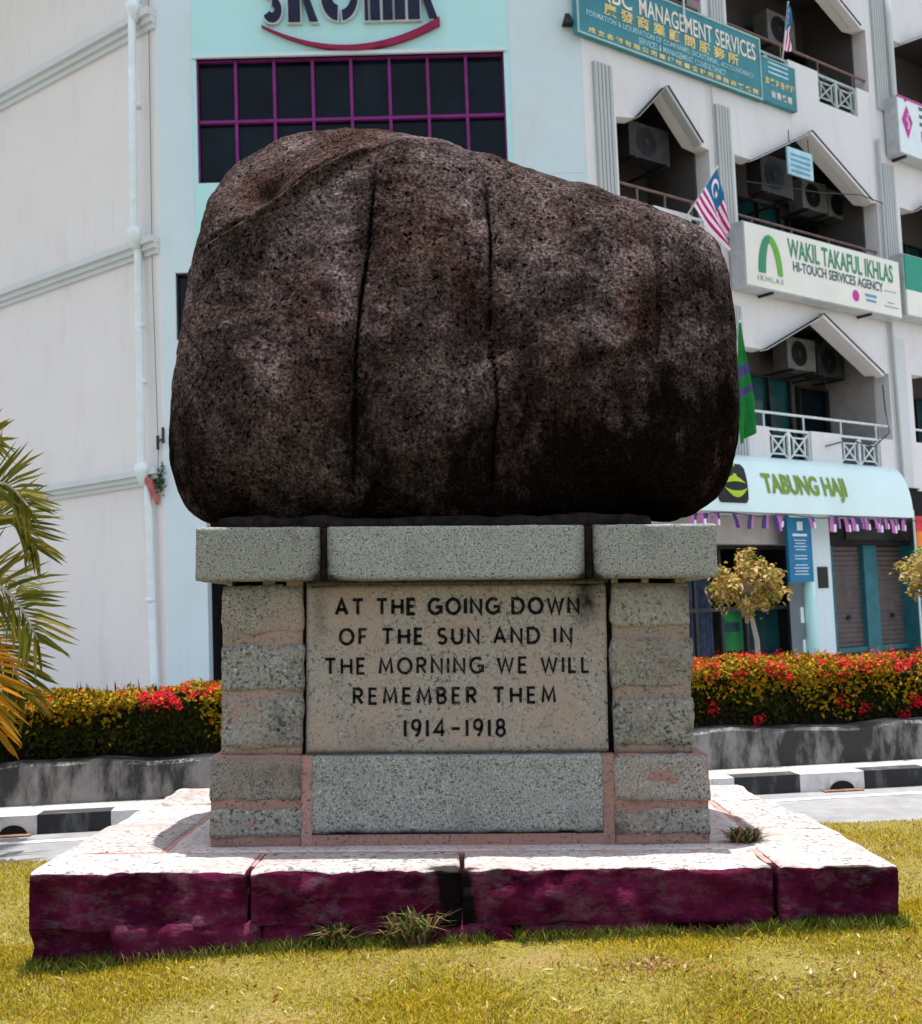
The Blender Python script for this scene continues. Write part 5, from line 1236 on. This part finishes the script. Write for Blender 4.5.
def tuft(label, base, n, h, spread, mat):
    r = thing('weed_tuft', label, 'weed', base)
    V_ = []; F_ = []
    for k in range(n):
        az = random.uniform(0, 2 * math.pi); hh = h * random.uniform(.35, 1); out = spread * random.uniform(.2, 1)
        d = Vector((math.cos(az), math.sin(az) * .6, 0)); s = Vector((-math.sin(az), math.cos(az), 0)) * random.uniform(.003, .006)
        p0 = Vector((random.uniform(-.3, .3) * spread, random.uniform(-.15, .15) * spread, 0)); b = len(V_)
        pm = p0 + d * out * .5 + Vector((0, 0, hh * .75)); pt_ = p0 + d * out + Vector((0, 0, hh * random.uniform(.5, 1)))
        V_ += [p0 - s, p0 + s, pm + s, pm - s, pt_]; F_ += [(b, b + 1, b + 2, b + 3), (b + 3, b + 2, b + 4)]
    mb = MB(); mb.add(V_, F_); mb.build('blades', mat, r)
    return r
pb = mon_world(-.22, -.03, .0)
tuft('straggly weed tuft against the middle of the maroon platform front', pb, 200, .19, .21, M['weed'])
tuft('small grass clump growing in the platform joint right of the pedestal', mon_world(1.40, .60, ZP - .01), 170, .10, .17, M['weed'])
tuft('low weed at the foot of the platform left of its middle', mon_world(-.55, -.02, .02), 80, .10, .18, M['weed'])

# ------------------------------------------------------------------ palm at the left
def frond(mb_l, mb_s, c, az, el, L, droop, nl=44, ll=.42, seed=0):
    """feather leaf: stalk curve plus leaflets"""
    r2 = random.Random(seed); d = Vector((math.cos(az) * math.cos(el), math.sin(az) * math.cos(el), math.sin(el)))
    pts = []; p = Vector(c); v = d.copy(); st = L / 14
    for k in range(15):
        pts.append(p.copy()); p = p + v * st; v = (v + Vector((0, 0, -droop * (.4 + k / 14)))).normalized()
    mb_s.tube(pts, [.02 * (1 - .8 * k / 14) + .003 for k in range(15)], 6)
    for k in range(nl):
        t = .12 + .88 * k / nl; i = min(13, int(t * 14)); f = t * 14 - i; q = pts[i].lerp(pts[i + 1], f); tg = (pts[i + 1] - pts[i]).normalized()
        sd = tg.cross(Vector((0, 0, 1))).normalized(); up = sd.cross(tg).normalized()
        for s in (-1, 1):
            l = ll * (math.sin(math.pi * min(1, .18 + t * .80)) ** .7) * r2.uniform(.85, 1.1)
            fw = .35 + .55 * t + r2.uniform(-.08, .08)
            dd = (sd * s * 1.0 + tg * fw + up * r2.uniform(.05, .3)).normalized()
            w = .013; wv = dd.cross(up).normalized() * w
            m_ = q + dd * l * .55; e = q + dd * l + Vector((0, 0, -l * r2.uniform(.08, .3)))
            b = len(mb_l.v)
            mb_l.v += [tuple(q - wv * .5), tuple(q + wv * .5), tuple(m_ + wv), tuple(m_ - wv), tuple(e)]
            mb_l.f += [(b, b + 1, b + 2, b + 3), (b + 3, b + 2, b + 4)]; mb_l.m += [0, 0]
pc = Vector((-4.05, 9.15, .05))
pt_ = thing('palm_tree', 'young palm with arching feather leaves at the left edge', 'palm', (pc.x, pc.y, -1.70))
offp = (pc.x, pc.y, -1.70)
q = MB(); q.tube([(pc.x, pc.y, -1.72), (pc.x, pc.y, -1.0), (pc.x, pc.y, -.05)], [.13, .10, .07], 12); q.build('trunk', M['palm_bark'], pt_, True, off=offp)
def frond_path(mb_l, mb_s, pts, nl, ll, w, seed, up_ang=36, dn_ang=52, hang=.13):
    """feather leaf along a given stalk; leaflets fan forward on both sides"""
    r2 = random.Random(seed); P_ = [Vector(p) for p in pts]
    fine = []
    for k in range(len(P_) - 1):
        a0 = P_[max(k - 1, 0)]; a1 = P_[k]; a2 = P_[k + 1]; a3 = P_[min(k + 2, len(P_) - 1)]
        for q in range(8):
            t = q / 8; fine.append(.5 * (2 * a1 + (a2 - a0) * t + (2 * a0 - 5 * a1 + 4 * a2 - a3) * t * t + (3 * a1 - a0 - 3 * a2 + a3) * t ** 3))
    fine.append(P_[-1]); n_ = len(fine)
    mb_s.tube(fine, [.017 * (1 - .8 * k / n_) + .003 for k in range(n_)], 6)
    for k in range(nl):
        t = .10 + .90 * k / (nl - 1); f = t * (n_ - 1); i = min(n_ - 2, int(f)); q = fine[i].lerp(fine[i + 1], f - i); tg = (fine[i + 1] - fine[i]).normalized()
        back = Vector((0, 1, 0)); sd = tg.cross(back).normalized(); nb = sd.cross(tg).normalized()
        for s, an in ((-1, up_ang), (1, dn_ang)):
            l = 1.14 * ll * (math.sin(math.pi * min(1, .22 + t * .68)) ** .6) * r2.uniform(.88, 1.1); a = R(an * (1.15 - .5 * t) + r2.uniform(-5, 5))
            dd = (tg * math.cos(a) + sd * s * math.sin(a) + nb * r2.uniform(-.28, .28)).normalized()
            wv = (dd.cross(nb).normalized() * .75 + nb * r2.uniform(-.6, .6)).normalized() * w * .5
            m1 = q + dd * l * .3; m2 = q + dd * l * .7 + Vector((0, 0, -l * .06)); e = q + dd * l + Vector((0, 0, -l * hang * r2.uniform(.5, 1.2)))
            b = len(mb_l.v)
            mb_l.v += [tuple(q - wv * .4), tuple(q + wv * .4), tuple(m1 + wv), tuple(m1 - wv), tuple(m2 + wv * .8), tuple(m2 - wv * .8), tuple(e)]
            mb_l.f += [(b, b + 1, b + 2, b + 3), (b + 3, b + 2, b + 4, b + 5), (b + 5, b + 4, b + 6)]; mb_l.m += [0, 0, 0]
def pal(lst): return [tuple(ray(px, py) * Y) for px, py, Y in lst]
PF = [  # stalk points in the palm's own space, measured from the photograph
 ([(-66, 590, 9.15), (-60, 515, 9.1), (-46, 465, 9.0), (-28, 438, 8.9), (-8, 436, 8.8)], 30, .42, .026, 0),
 ([(-66, 588, 9.15), (-45, 525, 9.0), (-20, 490, 8.85), (6, 484, 8.7), (28, 506, 8.6)], 34, .44, .027, 0),
 ([(-66, 592, 9.15), (-40, 540, 9.3), (-12, 515, 9.4), (14, 520, 9.5), (36, 548, 9.6)], 32, .42, .027, 0),
 ([(-66, 596, 9.15), (-36, 577, 8.9), (-4, 584, 8.7), (20, 606, 8.5), (38, 640, 8.4)], 36, .46, .028, 0),
 ([(-66, 600, 9.15), (-36, 612, 9.2), (-8, 634, 9.2), (12, 662, 9.2), (24, 694, 9.2)], 32, .42, .028, 0),
 ([(-66, 606, 9.15), (-42, 632, 9.0), (-22, 662, 8.9), (-8, 696, 8.8), (-2, 735, 8.75)], 30, .36, .028, 1)]
for k, (pts, nl, ll, w, dry) in enumerate(PF):
    a = MB(); b = MB(); frond_path(a, b, pal(pts), nl, ll, w, k)
    o = a.build('frond', M['palm_dry'] if dry else M['palm'], pt_, off=offp); b.build('stalk', M['palm_stem'], o, off=offp)
FR = [(70, 45, 1.3, .15, 0), (120, 40, 1.3, .15, 0), (165, 50, 1.3, .15, 0), (200, 30, 1.2, .16, 0), (235, 50, 1.3, .15, 0), (275, 40, 1.2, .16, 0), (150, 5, 1.1, .16, 0), (250, 0, 1.1, .16, 1)]
for k, (az, el, L, dr, dry) in enumerate(FR):
    a = MB(); b = MB(); frond(a, b, pc, R(az), R(el), L, dr, seed=k)
    o = a.build('frond', M['palm_dry'] if dry else M['palm'], pt_, off=offp); b.build('stalk', M['palm_stem'], o, off=offp)

# ------------------------------------------------------------------ small street trees
def small_tree(label, base, trunk_pts, crown_c, rad, n, seed):
    r2 = np.random.default_rng(seed); r = thing('young_tree', label, 'tree', base, group=None)
    b = Vector(base); q = MB()
    q.tube([Vector(p) - b for p in trunk_pts], [.032, .028, .024, .016][:len(trunk_pts)], 8)
    top = Vector(trunk_pts[-1]) - b; cc = Vector(crown_c) - b
    cl = []
    for k in range(34):
        v = r2.normal(0, 1, 3); v /= np.linalg.norm(v); rr = rad * (r2.uniform(.25, 1.15) ** .6)
        p = cc + Vector(v * np.array([1.0, .9, .85]) * rr); cl.append(p)
        if k < 14: q.tube([top - Vector((0, 0, .1 + .02 * k)), top.lerp(p, .5) + Vector((0, 0, .04)), p], [.020, .012, .005], 5)
    q.build('trunk', M['bark'], r, True)
    C = np.concatenate([np.array(p) + r2.normal(0, rad * r2.uniform(.08, .17), (int(n // 34 * r2.uniform(.5, 1.4)), 3)) for p in cl]); N = C - np.array(cc)
    N /= np.linalg.norm(N, axis=1)[:, None] + 1e-6; N[:, 2] += .5
    V, F = leaf_cloud(C, N, .042, 1.6, .8); np_mesh('crown', V, F, M['tree_leaf'], r)
TY = 13.2
def at(px, py, Y): p = ray(px, py) * Y; return Vector(p)
small_tree('small yellowing tree with forked pale trunk behind the right hedge', (at(758, 645, TY).x, TY, -1.1), [(at(758, 645, TY).x, TY, -1.1), at(757, 640, TY), at(751, 615, TY), at(745, 590, TY)], at(750, 583, TY), .37, 2300, 3)
small_tree('yellowing tree mostly outside the right edge', (at(955, 645, TY).x, TY, -1.1), [(at(955, 645, TY).x, TY, -1.1), at(953, 630, TY), at(950, 605, TY), at(946, 585, TY)], at(940, 572, TY), .48, 2300, 5)

# drain mouths in the kerb
for px, py, lb in ((850, 786, 'dark drain mouth in the kerb right of the memorial'), (12, 829, 'dark drain mouth in the kerb at the left edge')):
    d = ray(px, py); p = d * (-1.64 / d[2]); tt_ = (Vector(p) - K0).dot(KDIR)
    r = thing('drain_mouth', lb, 'drain', kp(tt_, 0, -1.70)); r.rotation_euler.z = math.atan2(KDIR.y, KDIR.x)
    q = MB(); q.prism([(.115 * math.cos(R(a)), .085 * math.sin(R(a))) for a in range(0, 181, 15)], -.006, .0); q.build('opening', M['black'], r)
    q = MB(); q.box(-.2, .16, -.10, -.008, -.004, .012); q.build('silt', M['litter_earth'], r)
